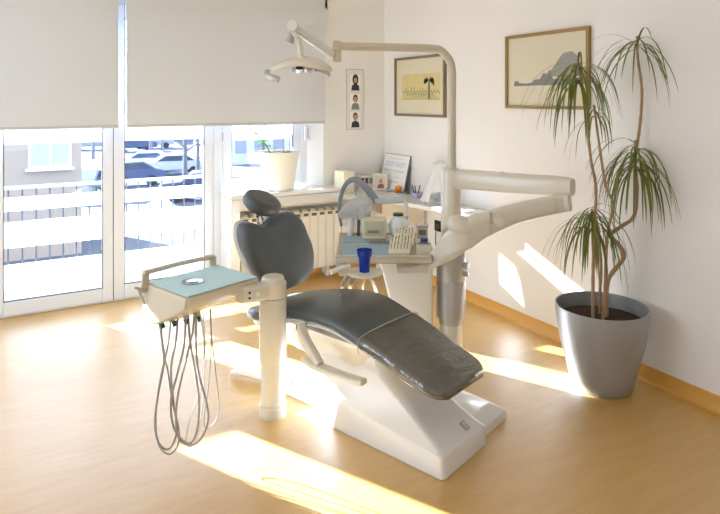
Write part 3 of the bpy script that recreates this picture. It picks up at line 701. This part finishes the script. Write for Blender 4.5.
# headrest
hm_ = Matrix.Translation((-.045, 1.335, 1.005)) @ Matrix.Rotation(math.radians(14), 4, 'Y') @ Matrix.Rotation(math.radians(34), 4, 'X')
b = B(); rings = []
for s, z in ((.70, -.045), (.90, -.038), (1.0, -.018), (1.0, .012), (.94, .028), (.80, .034), (.5, .030), (.2, .028)):
    rings.append([(.122*s*math.copysign(abs(math.cos(a))**.85, math.cos(a)), .088*s*math.copysign(abs(math.sin(a))**.85, math.sin(a)), z) for a in [2*PI*i/36 for i in range(36)]])
loft(b, rings); hd = part('headrest', b, LEATHER, CH, frame=FC @ hm_, smooth=50)
b = B(); tube(b, [(-.05, 1.36, .975), (-.045, 1.38, .94), (-.05, 1.37, .90), (-.05, 1.35, .84)], .009, 10); tube(b, [(-.015, 1.36, .97), (-.01, 1.385, .94), (-.02, 1.37, .90), (-.03, 1.35, .84)], .007, 10)
b2 = b; cyl(b2, (-.075, 1.365, .93), (.02, 1.365, .93), .012); part('headrest_bracket', b2, CHROME, CH, frame=FC)
# swung-down armrest
b = B(); sweep(b, spline([(-.245, .80, .47), (-.275, .74, .43), (-.30, .64, .375), (-.305, .61, .355)], 5), lambda t: rrect(.045-.008*t, .06-.02*t, .01)); ar = part('armrest', b, CREAM, CH, frame=FC)
b = B(); sweep(b, spline([(-.30, .72, .352), (-.305, .64, .345), (-.31, .52, .347), (-.315, .38, .357), (-.315, .33, .364)], 6), lambda t: rrect(.060*(1-.25*abs(2*t-1)**3), .026, .011)); part('arm_pad', b, CREAM, ar, frame=FC)
b = B(); cyl(b, (-.265, .80, .468), (-.22, .80, .468), .018); part('pivot', b, DARK, ar, frame=FC)
# foot lever behind the delivery column
b = B(); sweep(b, spline([(-.10, 1.20, .05), (-.14, 1.30, .055), (-.16, 1.38, .05), (-.17, 1.44, .03)], 6), lambda t: rrect(.07*(1-.2*t), .035-.012*t, .01)); part('foot_lever', b, WHITE, CH, frame=FC)

# ================================================================ INSTRUMENT DELIVERY UNIT
MD = FK @ Matrix.Translation(((273-360)/F*3.06, 3.06, 0)) @ Matrix.Rotation(CA-YAW, 4, 'Z')   # x along the table's long side
r = root('instrument_delivery_unit', MD, 'cream column with swivel arm, tray table and hanging hoses left of the chair', 'dental unit')
DU = r
b = B(); lathe(b, [(.068, 0), (.069, .002), (.069, .058), (.066, .062)], n=40); part('foot_ring', b, CREAM, r, frame=MD)
b = B(); lathe(b, [(.061, .06), (.061, .285)], n=40); part('lower_column', b, CREAM, r, frame=MD)
b = B(); lathe(b, [(.066, .275), (.0685, .28), (.0685, .595), (.067, .60)], n=40); part('upper_column', b, CREAM, r, frame=MD)
b = B(); lathe(b, [(.066, .603), (.068, .606), (.068, .675), (.058, .683), (.056, .70), (.050, .706), (.001, .707)], n=40); part('column_cap', b, CREAM, r, frame=MD)
# arm from the cap leftwards under the table
p = K(242, 292, 2.95)
def inD(v): return MD.inverted() @ v     # world -> unit frame
a1 = inD(KW(240, 295, 2.93)); a2 = inD(KW(262, 287, 3.0))
b = B(); sweep(b, spline([Vector((0, 0, .645)), (Vector((0,0,.645))+a1)/2+Vector((0,0,-.004)), Vector((a1.x, a1.y, a1.z))], 5), lambda t: rrect(.085-.01*t, .085-.01*t, .02)); arm = part('swivel_arm', b, CREAM, r, frame=MD)
dirv = (a1-Vector((0,0,.645))).normalized(); sd_ = dirv.cross(Vector((0,0,1))).normalized()
b = B()
for k, dz in enumerate((.014, -.012)):
    c = a1-dirv*.03+Vector((0,0,dz)); n_ = sd_ if (sd_.dot(MD.inverted().to_3x3() @ (FK.to_3x3() @ Vector((0,-1,0)))) > 0) else -sd_
    cyl(b, c+n_*.030, c+n_*.041, .006, n=12)
part('arm_screws', b, DARK, arm, frame=MD)
c = a1-dirv*.075; b = B(); cyl(b, c+n_*.03, c+n_*.0425, .013, n=4); part('arm_label', b, PAPER, arm, frame=MD)
# table body: quad in unit frame
Nn = inD(KW(187.5, 296.5, 2.727)); 
x0, y0 = Nn.x, Nn.y; ZTT = .706; LX, LY = .40, .335
# end profile (x,z) extruded along y
b = B(); prism(b, [(y, z) and (x0-.004, y, z) for y, z in ((y0-.012, ZTT), (y0-.016, ZTT-.03), (y0-.004, ZTT-.058), (y0+LY+.005, ZTT-.07), (y0+LY+.012, ZTT-.02), (y0+LY+.008, ZTT))], (LX+.008, 0, 0)); part('table_body', b, BEIGE, r, frame=MD, bevel=.008, seg=3)
b = B(); prL = [(y0-.006, .696), (y0-.006, .645), (y0+.06, .605), (y0+.20, .535), (y0+.30, .515), (y0+LY+.01, .53), (y0+LY+.01, .696)]
prR = [(y0+.01, .69), (y0+.01, .642), (y0+.06, .63), (y0+.20, .60), (y0+.30, .60), (y0+LY, .61), (y0+LY, .69)]
loft(b, [[(x0-.012-.03*(.70-z)/.19, y, z+.008) for y, z in prL], [(x0+.14, y, z) for y, z in prL], [(x0+.30, y, z) for y, z in prR]]); part('instrument_block', b, BEIGE, r, frame=MD, bevel=.008, seg=3)
b = B(); box(b, x0+.015, x0+LX-.02, y0+.0, y0+LY-.012, ZTT-.002, ZTT+.004); part('tray_surface', b, BEIGE, r, frame=MD, bevel=.002)
# handle rail along the rear edge
b = B()
h0, h1 = x0-.02, x0+LX-.03; yb = y0+LY-.005
sweep(b, [Vector((h0, yb, ZTT-.04)), Vector((h0, yb, ZTT+.02)), Vector((h0+.003, yb, ZTT+.055))], lambda t: rrect(.040, .018, .005), up=Vector((0,1,0)))
sweep(b, [Vector((h0-.008, yb, ZTT+.055)), Vector(((h0+h1)/2, yb, ZTT+.060)), Vector((h1+.008, yb, ZTT+.055))], lambda t: rrect(.024, .024, .006))
sweep(b, [Vector((h1, yb, ZTT-.01)), Vector((h1, yb, ZTT+.02)), Vector((h1, yb, ZTT+.055))], lambda t: rrect(.040, .018, .005), up=Vector((0,1,0)))
part('handle_rail', b, BEIGE, r, frame=MD, bevel=.002)
# side levers at the left end
b = B(); cyl(b, (x0-.02, y0+.32, ZTT-.03), (x0-.075, y0+.33, ZTT-.005), .007, n=10); cyl(b, (x0-.035, y0+.31, ZTT-.09), (x0-.055, y0+.33, ZTT-.02), .006, n=10); part('lever', b, SILVER, r, frame=MD)
# instrument ports and hoses
ports = [(161,321), (173,319), (185,317), (198,314)]
pw = []
for i, (px, py) in enumerate(ports):
    c = inD(KW(px, py, 2.87)); pw.append(c)
    b = B(); cyl(b, c+Vector((0, 0, .022)), c+Vector((0, 0, -.012)), .011, .008, n=16); pt_ = part('instrument_port', b, BEIGE, r, frame=MD)
    b = B(); cyl(b, c+Vector((.002, -.004, -.010)), c+Vector((.004, -.014, -.032)), .0115, n=12); part('green_ring', b, GREENP, pt_, frame=MD)
def hose(pts, rad=.0042, m=HOSE):
    b = B(); tube(b, [KW(*q) for q in pts], rad, 8, 7); return part('hose', b, m, DU)
D0 = 2.80; D1 = 2.64
hose([(158,317,2.88), (162,340,2.78), (164,362,2.74), (158,395,2.68), (155,425,2.65), (160,445,2.63), (170,448,2.63), (177,430,2.64), (174,405,2.68), (171,370,2.73), (176,340,2.80), (178,314,2.90)], .0048)
hose([(171,316,2.88), (168,345,2.77), (160,380,2.71), (156,415,2.66), (158,443,2.62), (168,454,2.60), (177,447,2.61), (179,430,2.64), (172,400,2.69), (168,372,2.73), (162,345,2.80), (162,317,2.92)], .0036)
hose([(186,313,2.88), (184,345,2.77), (177,375,2.72), (171,400,2.68), (173,425,2.65), (182,440,2.63), (192,442,2.63), (198,425,2.65), (199,400,2.68), (195,370,2.73), (190,340,2.80), (188,312,2.9)], .0048)
hose([(196,310,2.88), (196,340,2.77), (198,370,2.72), (206,400,2.67), (208,420,2.65), (202,437,2.63), (192,445,2.62), (180,440,2.63), (176,424,2.65), (178,395,2.69), (186,360,2.75), (193,330,2.82), (194,308,2.92)], .0048)
hose([(200,311,2.84), (204,345,2.80), (200,385,2.75), (190,420,2.70), (186,440,2.68), (190,447,2.67), (197,436,2.68), (203,400,2.73), (205,350,2.80), (203,312,2.88)], .0028, mat('thin_hose', (.78,.77,.75), .4))
hose([(210,309,2.86), (212,340,2.83), (216,375,2.80), (219,405,2.77), (215,422,2.74), (207,428,2.72), (204,420,2.73), (208,390,2.77), (211,350,2.83), (211,309,2.9)], .003)

# paper napkin on the table and clear lid
za = ZTT+.0045
b = bx(x0-.006, x0+LX-.004, y0-.008, y0+LY-.014, za, za+.003)
tag(part('paper_napkin', b, BLUEM, frame=MD, smooth=70), 'light blue paper napkin covering the left tray table', 'napkin')
c = inD(KW(192.5, 285.5, 2.93)); Mx = MD @ Matrix.Translation((c.x, c.y, za+.004))
b = B(); lathe(b, [(.052, 0), (.054, .003), (.050, .006), (.030, .005), (.028, .009), (.001, .009)], n=40, cap=False); lathe(b, [(.046, .001), (.030, .002), (.001, .002)], n=40, cap=False)
tag(part('petri_dish', b, thin('dish_plastic', (.93,.95,.96), .1, .75), frame=Mx), 'shallow clear round dish lying on the blue napkin', 'dish')

# ================================================================ CUSPIDOR TOWER, POST AND ARMS (frame FK)
MT = FK @ Matrix.Translation(((451-360)/F*3.6, 3.6, 0)); r = root('dental_unit_tower', MT, 'white unit cabinet with grey post and long folding arm right of the chair', 'dental unit')
TW = r; lx = (451-360)/F*3.6
b = B(); prism(b, [(.075, 3.50, .745), (.425, 3.50, .745), (.425, 3.50, 0), (.20, 3.50, 0), (.19, 3.50, .35), (.13, 3.50, .60)], (0, .26, 0)); cab = part('cabinet', b, CREAM, r, frame=FK, bevel=.012, seg=3)
q = K(421.5, 271.5, 3.499); b = B(); box(b, q.x-.032, q.x+.032, 3.494, 3.4995, q.z-.006, q.z+.006); part('maker_mark', b, mat('mark_grey', (.68,.73,.71), .4), cab, frame=FK)
b = B(); lathe(b, [(.066, 0), (.066, .30)], (lx, 3.6, 0), 40); part('post_foot', b, CREAM, r, frame=FK)
b = B(); lathe(b, [(.070, .27), (.072, .275), (.072, .30), (.070, .305)], (lx, 3.6, 0), 40); part('post_ring', b, SILVER, r, frame=FK)
b = B(); lathe(b, [(.078, .305), (.086, .31), (.086, .523), (.084, .527), (.084, .531), (.086, .535), (.086, .66), (.080, .70), (.062, .72)], (lx, 3.6, 0), 44); part('post_sleeve', b, SILVER, r, frame=FK)
b = B(); cyl(b, (lx+.075, 3.56, .62), (lx+.095, 3.55, .62), .022, n=16); cyl(b, (lx+.07, 3.55, .575), (lx+.095, 3.54, .575), .015, n=12); part('sleeve_knobs', b, SILVER, r, frame=FK)
b = B(); lathe(b, [(.060, .70), (.060, .893), (.057, .896), (.057, .902), (.060, .905), (.060, 1.17), (.056, 1.185), (.045, 1.193), (.001, 1.193)], (lx, 3.6, 0), 40); part('post', b, CREAM, r, frame=FK)
# upper horizontal arm
pth = [Vector((lx-.03, 3.61, 1.130)), Vector((lx+.12, 3.55, 1.130)), Vector((.85, 3.37, 1.135)), Vector((1.04, 3.235, 1.140)), Vector((1.095, 3.19, 1.140)), Vector((1.120, 3.17, 1.140))]
b = B(); sweep(b, pth, lambda t: rrect(.105-.02*t, (.118-.022*t)*(1 if t < .98 else .9), .030, 5)); ua = part('upper_arm', b, CREAM, r, frame=FK, smooth=50)
b = B(); cyl(b, (1.062, 3.20, 1.045), (1.062, 3.20, 1.10), .036, n=28); part('elbow_pin', b, CREAM, r, frame=FK)
b = B(); cyl(b, (.80, 3.39, 1.192), (.80, 3.39, 1.196), .012, n=16); part('arm_cap_screw', b, BEIGE, ua, frame=FK)
# lower arm
pts = [K(570,203,3.15), K(561,203.5,3.17), K(540,207.5,3.16), K(520,212,3.14), K(505,216.5,3.13), K(490,222,3.11), K(476,228,3.10), K(463,235.5,3.09), K(452,245,3.12), K(441,255.5,3.18), K(430,263,3.24), K(415,267,3.25), K(397,268,3.25)]
path = spline(pts, 5)
hh = [(0,.085),(.08,.092),(.3,.10),(.42,.115),(.5,.13),(.58,.145),(.66,.128),(.75,.088),(.83,.062),(.92,.044),(1,.028)]
def hint(t):
    for (a, x), (c_, y) in zip(hh, hh[1:]):
        if a <= t <= c_: return x+(y-x)*(t-a)/(c_-a)
    return .03
b = B(); sweep(b, path, lambda t: rrect(.075+.035*t, hint(t), min(.03, hint(t)*.42), 5)); la = part('lower_arm', b, CREAM, r, frame=FK, smooth=50)
q = K(498.5, 222, 3.08); b = B(); cyl(b, (q.x, q.y+.02, q.z), (q.x, q.y-.022, q.z), .031, .028, n=28); part('joint_knob', b, CREAM, la, frame=FK, bevel=.004)
q = K(491, 224, 3.06); b = B(); sweep(b, [q+Vector((0,.01,.06)), q+Vector((0,-.002,0)), q+Vector((0,.01,-.055))], lambda t: rrect(.012, .012, .003)); part('joint_band', b, BEIGE, la, frame=FK)
q = K(556, 205, 3.12); b = B(); box(b, q.x-.003, q.x+.003, 3.120, 3.135, q.z-.035, q.z+.035); part('arm_seam', b, BEIGE, la, frame=FK)
q = K(462, 227, 3.09); b = B(); ellipsoid(b, q, .085, .055, .055, M=Matrix.Rotation(.45, 4, 'Y')); part('knuckle_cover', b, CREAM, la, frame=FK, smooth=60)
# assistant table
TZ = .775; tx0, tx1, ty0, ty1 = -.128, .378, 3.14, 3.69
b = B(); box(b, tx0, tx1, ty0, ty1, TZ-.03, TZ); tb = part('assistant_table', b, BEIGE, r, frame=FK, bevel=.006)
b = B()
box(b, tx0, tx0+.012, ty0, ty1, TZ, TZ+.014); box(b, tx1-.012, tx1, ty0, ty1, TZ, TZ+.014); box(b, tx0, tx1, ty0, ty0+.012, TZ, TZ+.014); box(b, tx0, tx1, ty1-.012, ty1, TZ, TZ+.014)
part('table_rim', b, BEIGE, tb, frame=FK, bevel=.003)
# suction holder below the front left of the table
q = K(352, 269, 3.02)
b = B(); sweep(b, [Vector((-.09, 3.30, TZ-.045)), Vector((-.10, 3.10, TZ-.045)), Vector((-.08, 2.99, .742))], lambda t: rrect(.05, .03, .008)); hl = part('suction_holder', b, BEIGE, r, frame=FK)
b = B(); lathe(b, [(.070, 0), (.092, .006), (.092, .014), (.085, .016), (.001, .013)], (.022, 3.02, .725), 36); part('cup_plate', b, CREAM, hl, frame=FK)
b = B(); sweep(b, [Vector((-.10, 3.0, .735)), Vector((-.04, 3.01, .733)), Vector((.0, 3.02, .731))], lambda t: rrect(.03, .02, .006)); part('holder_bridge', b, BEIGE, hl, frame=FK)
for k, (pa, pb, rr) in enumerate(((348, 342, .011), (355, 350, .012), (366, 363, .006), (368, 375, .010))):
    b = B(); tube(b, [K(pa, 274, 3.07), K((pa+pb)/2, 280, 3.22), K(pb, 288, 3.50), K(pb+3, 300, 3.57), Vector((.10, 3.56+.02*k, .34)), Vector((.195, 3.58+.03*k, .30))], rr, 10); part('suction_hose', b, WHITE, hl, frame=FK)
b = B(); tube(b, [K(350, 266, 3.0), K(342, 268, 2.98), K(334, 271, 2.96), K(331, 272, 2.95)], lambda t: .010+.004*t, 12); part('suction_tip', b, WHITE, hl, frame=FK)
# light pole
zt = CAMH+(HY-47)/F*3.6
b = B(); tube(b, [(lx+.006, 3.6, 1.185), (lx+.006, 3.6, 1.4), (lx+.006, 3.6, 1.70)], .0245, 20, 4); part('light_pole', b, BEIGE, r, frame=FK)

# ---------- operating lamp: bent tube on the pole + spring arm + head
ML = FK @ Matrix.Translation((lx+.006, 3.6, 1.70)); r = root('operating_lamp', ML, 'cream overhead dental lamp hanging from a bent pole arm', 'lamp')
zz = CAMH+(HY-47)/F*3.55; zl = CAMH+(HY-46)/F*3.5
b = B(); tube(b, [(lx+.006, 3.6, 1.70), (lx+.005, 3.6, 1.78), (lx-.012, 3.598, 1.84), (lx-.055, 3.594, 1.888), (lx-.11, 3.59, 1.906), (.2, 3.56, 1.911), (0, 3.53, 1.912), (K(338, 46, 3.5).x, 3.5, 1.912)], .0245, 20, 7); part('bent_arm', b, BEIGE, r, frame=FK)
q = K(337, 45, 3.5); b = B(); lathe(b, [(.020, -.098), (.026, -.095), (.026, -.042), (.0225, -.040), (.0225, -.036), (.027, -.034), (.027, .012), (.02, .024), (.001, .026)], q, 24); part('arm_swivel', b, BEIGE, r, frame=FK)
p0 = K(333, 55, 3.48); p1 = K(293, 26, 3.36)
b = B(); sweep(b, [p0, p0+(p1-p0)*.08, p0+(p1-p0)*.9, p1], lambda t: rrect(.032+.008*t, .045+.012*t, .012, 4)); part('spring_arm', b, WHITE, r, frame=FK)
b = B(); cyl(b, p1+Vector((0, -.03, 0)), p1+Vector((0, .03, 0)), .030, n=24); part('arm_joint', b, WHITE, r, frame=FK, bevel=.004)
b = B(); cyl(b, K(291.5, 33, 3.36), K(290, 42, 3.35), .019, n=20); cyl(b, K(290, 39, 3.34), K(289, 43, 3.34), .023, n=20); part('joint_knob', b, SILVER, r, frame=FK)
b = B(); sweep(b, spline([K(293, 31, 3.35), K(298, 40, 3.35), K(300.5, 50, 3.34), K(301, 61, 3.34)], 5), lambda t: rrect(.030+.012*t, .028, .008)); part('head_yoke', b, CREAM, r, frame=FK)
# head: shallow shell like a curved wing
hc = K(301, 66, 3.34); MH = FK @ Matrix.Translation(hc) @ Matrix.Rotation(math.radians(14), 4, 'X')
b = B(); rings = []
for i in range(21):
    t = -1+2*i/20; x = t*.172+.0; hz = .052*(1-abs(t)**2.0)*.9-.022; wd = .085*math.sqrt(max(.04, 1-abs(t)**2.4)); th = .020+.020*(1-t*t)
    rings.append([(x+.0, a, hz+q_) for a, q_ in rrect(wd*2, th, th*.42, 4)])
loft(b, rings); hd = part('lamp_head', b, CREAM, r, frame=MH, smooth=60)
b = B(); box(b, -.020, .020, -.092, -.080, -.004, .014); part('name_plate', b, mat('black_plate', (.09,.08,.07), .3), hd, frame=MH, bevel=.004)
b = B(); lathe(b, [(.075, .012), (.078, -.004), (.066, -.012), (.001, -.014)], (.025, 0, -.018), 36, cap=False); part('lens', b, thin('lens_glass', (.95,.96,.97), .05, .7), hd, frame=MH)
b = B(); lathe(b, [(.040, .01), (.042, -.004), (.034, -.008), (.001, -.002)], (.025, 0, -.016), 30, cap=False); part('reflector', b, CHROME, hd, frame=MH)
b = B(); sweep(b, spline([K(279, 80, 3.27), K(272, 77.5, 3.28), K(267.5, 75.5, 3.30), K(267, 72, 3.33)], 4), lambda t: rrect(.030, .034, .010)); part('handle', b, SILVER, hd, frame=FK)
b = B(); sweep(b, spline([K(315, 68, 3.33), K(322, 71, 3.33), K(328, 73.5, 3.33), K(329.5, 76.5, 3.33)], 4), lambda t: rrect(.022-.006*t, .022-.004*t, .007)); part('handle', b, SILVER, hd, frame=FK)
b = B(); cyl(b, K(299, 63, 3.27), K(299, 63, 3.255), .006, n=12); part('head_screw', b, DARK, hd, frame=FK)

# ================================================================ THINGS ON THE ASSISTANT TABLE (frame FK)
def flat(name, x0, x1, y0, y1, z, h, m, label, cat, **k):
    return tag(part(name, bx(x0, x1, y0, y1, z, z+h), m, frame=FK, **k), label, cat)
flat('tray_mat', -.100, .16, 3.47, 3.625, TZ+.001, .004, BLUE2, 'pale blue mat at the rear half of the assistant table', 'mat', bevel=.001)
flat('tray_mat', -.100, .17, 3.16, 3.42, TZ+.001, .004, BLUE2, 'pale blue mat at the front half of the assistant table', 'mat', bevel=.001)
r = root('instrument_tray', FK @ Matrix.Translation((.08, 3.44, TZ)), 'narrow ridged metal holder between the two pale blue mats', 'instrument holder')
part('bar', bx(.05, .17, 3.425, 3.465, TZ+.001, TZ+.012), SILVER, r, frame=FK, bevel=.002)
b = B()
for i in range(11): box(b, .054+i*.0105, .059+i*.0105, 3.424, 3.466, TZ+.012, TZ+.017)
part('ridges', b, mat('ridge_dark', (.4,.4,.4), .4, metal=.4), r, frame=FK)
# cream box device
q = (374-360)/F*3.56
r = root('cream_device', FK @ Matrix.Translation((q, 3.56, TZ+.006)), 'square cream tabletop device standing on the rear blue mat', 'device')
part('housing', bx(q-.072, q+.072, 3.53, 3.61, TZ+.006, TZ+.128), mat('device_cream', (.84,.82,.72), .4), r, frame=FK, bevel=.010, seg=3)
part('front_panel', bx(q-.055, q+.055, 3.525, 3.531, TZ+.03, TZ+.112), mat('device_panel', (.76,.74,.64), .4), r, frame=FK, bevel=.004)
part('display', bx(q-.038, q+.03, 3.522, 3.5255, TZ+.045, TZ+.062), mat('device_line', (.55,.54,.46), .4), r, frame=FK)
part('foot', bx(q-.066, q+.066, 3.52, 3.60, TZ+.004, TZ+.012), mat('device_foot', (.66,.64,.54), .5), r, frame=FK)
# mixing bowl with lid & faucet-like spout
q = K(398, 222, 3.60)
r = root('clear_bowl', FK @ Matrix.Translation((q.x, 3.58, TZ)), 'clear rounded bowl with a black cap between cream device and rack', 'bowl')
b = B(); lathe(b, [(.030, .002), (.034, .01), (.055, .05), (.060, .085), (.045, .115), (.028, .128), (.028, .135)], (q.x, 3.59, TZ), 32); part('bowl', b, mat('frosted_bowl', (.86,.89,.9), .2, coat=.4), r, frame=FK)
b = B(); lathe(b, [(.028, .135), (.032, .137), (.030, .150), (.001, .152)], (q.x, 3.59, TZ), 24); part('cap', b, mat('cap_black', (.15,.15,.17), .4), r, frame=FK)
b = B(); lathe(b, [(.026, .004), (.03, .02), (.034, .05), (.001, .052)], (q.x, 3.59, TZ), 24); part('contents', b, mat('foil_wad', (.85,.87,.9), .3, metal=.3), r, frame=FK)
# bur rack: two stepped tiers leaning
r = root('bur_rack', FK @ Matrix.Translation((.22, 3.30, TZ)), 'stepped cream rack filled with small dark drill bits', 'rack')
def tier(x0, x1, y, z, sl):
    b = B(); prism(b, [(x0, y, z), (x0, y+.02, z+.085), (x0, y+.11, z+.085), (x0, y+.13, z)], (x1-x0, 0, 0)); return b
def rackpt(u, v, k):      # u along, v up, k tier
    return Vector((.150+.115*u+.035*v+.040*k, 3.20+.035*v+.14*k, TZ+.006+.085*v+.075*k*.0+.0*u))
for k in (0, 1):
    z0 = TZ+.003+.0*k; xa = .148+.035*k; ya = 3.19+.16*k; h = .060+.025*k; wdt = .115
    b = B(); prism(b, [(xa, ya, z0), (xa+.0, ya+.0, z0+.012), (xa+.018, ya+.10, z0+h), (xa+.022, ya+.13, z0+h), (xa+.02, ya+.13, z0)], (wdt, .0, 0)); tr = part('tier', b, mat('rack_cream', (.88,.86,.78), .45), r, frame=FK, bevel=.002)
    for row in (0, 1):
        for i in range(6):
            t = .30+.42*row; c = Vector((xa+.012+.018*t+i*.0175, ya+.10*t, z0+.012+(h-.012)*t))
            b = B(); cyl(b, c-Vector((0,0,.004)), c+Vector((.003, .004, .014+.006*((i*7+row*3) % 3))), .0015, n=6); ellipsoid(b, c+Vector((.0035, .005, .018+.006*((i*7+row*3) % 3))), .0026, .0026, .0045, u=8, v=6)
            part('drill_bit', b, BUR, tr, frame=FK)
# bottles and boxes
q = (423-360)/F*3.45
r = root('small_metal_caddy', FK @ Matrix.Translation((q, 3.50, TZ)), 'small pale caddy with metal lid behind the blue-lidded box', 'caddy')
part('box', bx(q-.028, q+.034, 3.50, 3.57, TZ+.001, TZ+.085), mat('caddy_pale', (.80,.79,.74), .35, metal=.2), r, frame=FK, bevel=.004)
part('lid', bx(q-.031, q+.037, 3.495, 3.575, TZ+.085, TZ+.095), SILVER, r, frame=FK, bevel=.003)
b = B(); cyl(b, (q+.003, 3.535, TZ+.095), (q+.003, 3.535, TZ+.108), .010, n=16); part('knob', b, WHITE, r, frame=FK)
part('window', bx(q-.018, q+.022, 3.4965, 3.5005, TZ+.04, TZ+.07), mat('caddy_win', (.5,.52,.52), .2), r, frame=FK)
q = (424-360)/F*3.24
r = root('clear_box', FK @ Matrix.Translation((q, 3.25, TZ)), 'clear plastic box with a blue lid at the right table corner', 'box')
part('box', bx(q-.045, q+.030, 3.19, 3.29, TZ+.001, TZ+.060), mat('frosted_box', (.82,.82,.76), .2, coat=.4), r, frame=FK, bevel=.004)
part('lid', bx(q-.047, q+.032, 3.188, 3.292, TZ+.060, TZ+.068), CLEARP, r, frame=FK, bevel=.002)
b = B(); cyl(b, (q, 3.24, TZ+.066), (q, 3.24, TZ+.082), .021, n=24); part('blue_cap', b, mat('navy_cap', (.12,.22,.52), .35), r, frame=FK)
# cup
q = (364.5-360)/F*3.02
r = root('plastic_cup', FK @ Matrix.Translation((q, 3.02, .7395)), 'transparent dark blue plastic cup on the holder before the table', 'cup')
cm = bpy.data.materials.new('blue_plastic'); cm.use_nodes = True; nt = cm.node_tree; nt.nodes.clear()
out_ = nt.nodes.new('ShaderNodeOutputMaterial'); t1 = nt.nodes.new('ShaderNodeBsdfTransparent'); t1.inputs[0].default_value = (.03, .12, .70, 1); t2 = nt.nodes.new('ShaderNodeBsdfPrincipled'); t2.inputs['Base Color'].default_value = (.01, .06, .50, 1); t2.inputs['Roughness'].default_value = .15
mx = nt.nodes.new('ShaderNodeMixShader'); mx.inputs[0].default_value = .6; nt.links.new(t1.outputs[0], mx.inputs[1]); nt.links.new(t2.outputs[0], mx.inputs[2]); nt.links.new(mx.outputs[0], out_.inputs[0])
b = B(); lathe(b, [(.024, 0), (.0255, .002), (.029, .072), (.035, .078), (.0385, .108), (.0395, .110), (.0375, .110), (.034, .080), (.028, .074), (.0245, .006), (.001, .005)], (q, 3.02, .7395), 36); part('cup_body', b, cm, r, frame=FK, smooth=40)
# ring guard behind the table with cloth
dg = 3.66; r = root('round_guard', FK @ Matrix.Translation((K(357, 232, dg).x, dg, TZ)), 'tilted clear round guard with a thick grey curved rim behind the table', 'guard')
rim = [K(341.5,226,dg), K(339.3,212,dg), K(340.8,196,dg), K(346,184,dg), K(354,179.5,dg), K(362,183.5,dg), K(369,191,dg), K(377,201,dg)]
b = B(); sweep(b, spline(rim, 6), lambda t: rrect(.016+.030*t, .018+.012*t, .006), up=Vector((0,-1,0))); rm = part('rim', b, mat('rim_grey', (.52,.56,.60), .3, metal=.3), r, frame=FK)
pane = [K(342.5,226,dg+.01)]+[p+Vector((0,.0,0)) for p in spline(rim, 3)][1:]+[K(376,214,dg), K(366,226,dg)]
b = B(); prism(b, pane, (0, .004, 0)); part('clear_disc', b, thin('guard_clear', (.97,.97,.96), .05, .80), r, frame=FK)
b = B(); ellipsoid(b, K(356.5,193.5,dg-.005), .009, .012, .012); part('hub', b, SILVER, r, frame=FK)
b = B(); cyl(b, K(356.5,193.5,dg-.004), K(362,184,dg-.004), .0022, n=6); part('spoke', b, WHITE, r, frame=FK)
b = B(); sweep(b, [K(375,201,dg), K(388,200.5,dg-.01), K(403,200,dg-.02)], lambda t: rrect(.05, .034, .008)); part('side_arm', b, mat('pale_metal', (.76,.80,.83), .25, metal=.3), r, frame=FK, bevel=.002)
b = B(); sweep(b, spline([K(402,199,dg-.02), K(406,205,dg-.02), K(407,214,dg-.02), K(407,222,dg-.02)], 5), lambda t: rrect(.028-.006*t, .028-.006*t, .009)); part('spout', b, WHITE, r, frame=FK)
b = B(); cyl(b, (K(350, 230, dg).x, dg, TZ+.001), (K(352, 214, dg).x, dg, K(352, 212, dg).z), .018, n=20); part('stand_tube', b, WHITE, r, frame=FK)
b = B(); cyl(b, (K(358.5, 230, dg).x, dg, TZ+.001), (K(359, 214, dg).x, dg, K(352, 212, dg).z), .009, n=16); part('stand_rod', b, mat('rod_dark', (.4,.42,.45), .3, metal=.5), r, frame=FK)
b = B(); cyl(b, (K(407, 222, 3.64).x, 3.64, K(407, 221, 3.64).z), (K(407, 222, 3.64).x, 3.64, TZ+.001), .008, n=12); part('stand_rod', b, WHITE, r, frame=FK)
# crumpled white cloth hanging on the guard
b = B(); nx, ny = 26, 20; g = []
cl = [(338.5,213), (344,205), (351,200), (358,196), (365,195), (371,198)]   # upper edge
cu = [(339,218), (346,219.5), (354,218), (361,220), (367,217), (372,213)]   # lower edge
su = spline([Vector((x, 0, y)) for x, y in cl], 6); sl_ = spline([Vector((x, 0, y)) for x, y in cu], 6); n = len(su)
for i in range(n):
    row = []
    for j in range(ny+1):
        t = j/ny; px = su[i].x+(sl_[i].x-su[i].x)*t; py = su[i].z+(sl_[i].z-su[i].z)*t
        dd = dg-.020-.012*math.sin(PI*t)+.014*noise.noise(Vector((px*.35, py*.35, 1)))+.010*noise.noise(Vector((px*.9, py*.9, 4)))
        p = K(px, py, dd); p.z += .005*noise.noise(Vector((px*.5, py*.5, 9))); row.append(b.verts.new(p))
    g.append(row)
for i in range(n-1):
    for j in range(ny): b.faces.new((g[i][j], g[i+1][j], g[i+1][j+1], g[i][j+1]))
bmesh.ops.solidify(b, geom=b.faces[:], thickness=.004)
tag(part('crumpled_cloth', b, MATS['white_cloth'], frame=FK, smooth=70), 'crumpled white tissue draped over the round guard', 'tissue')
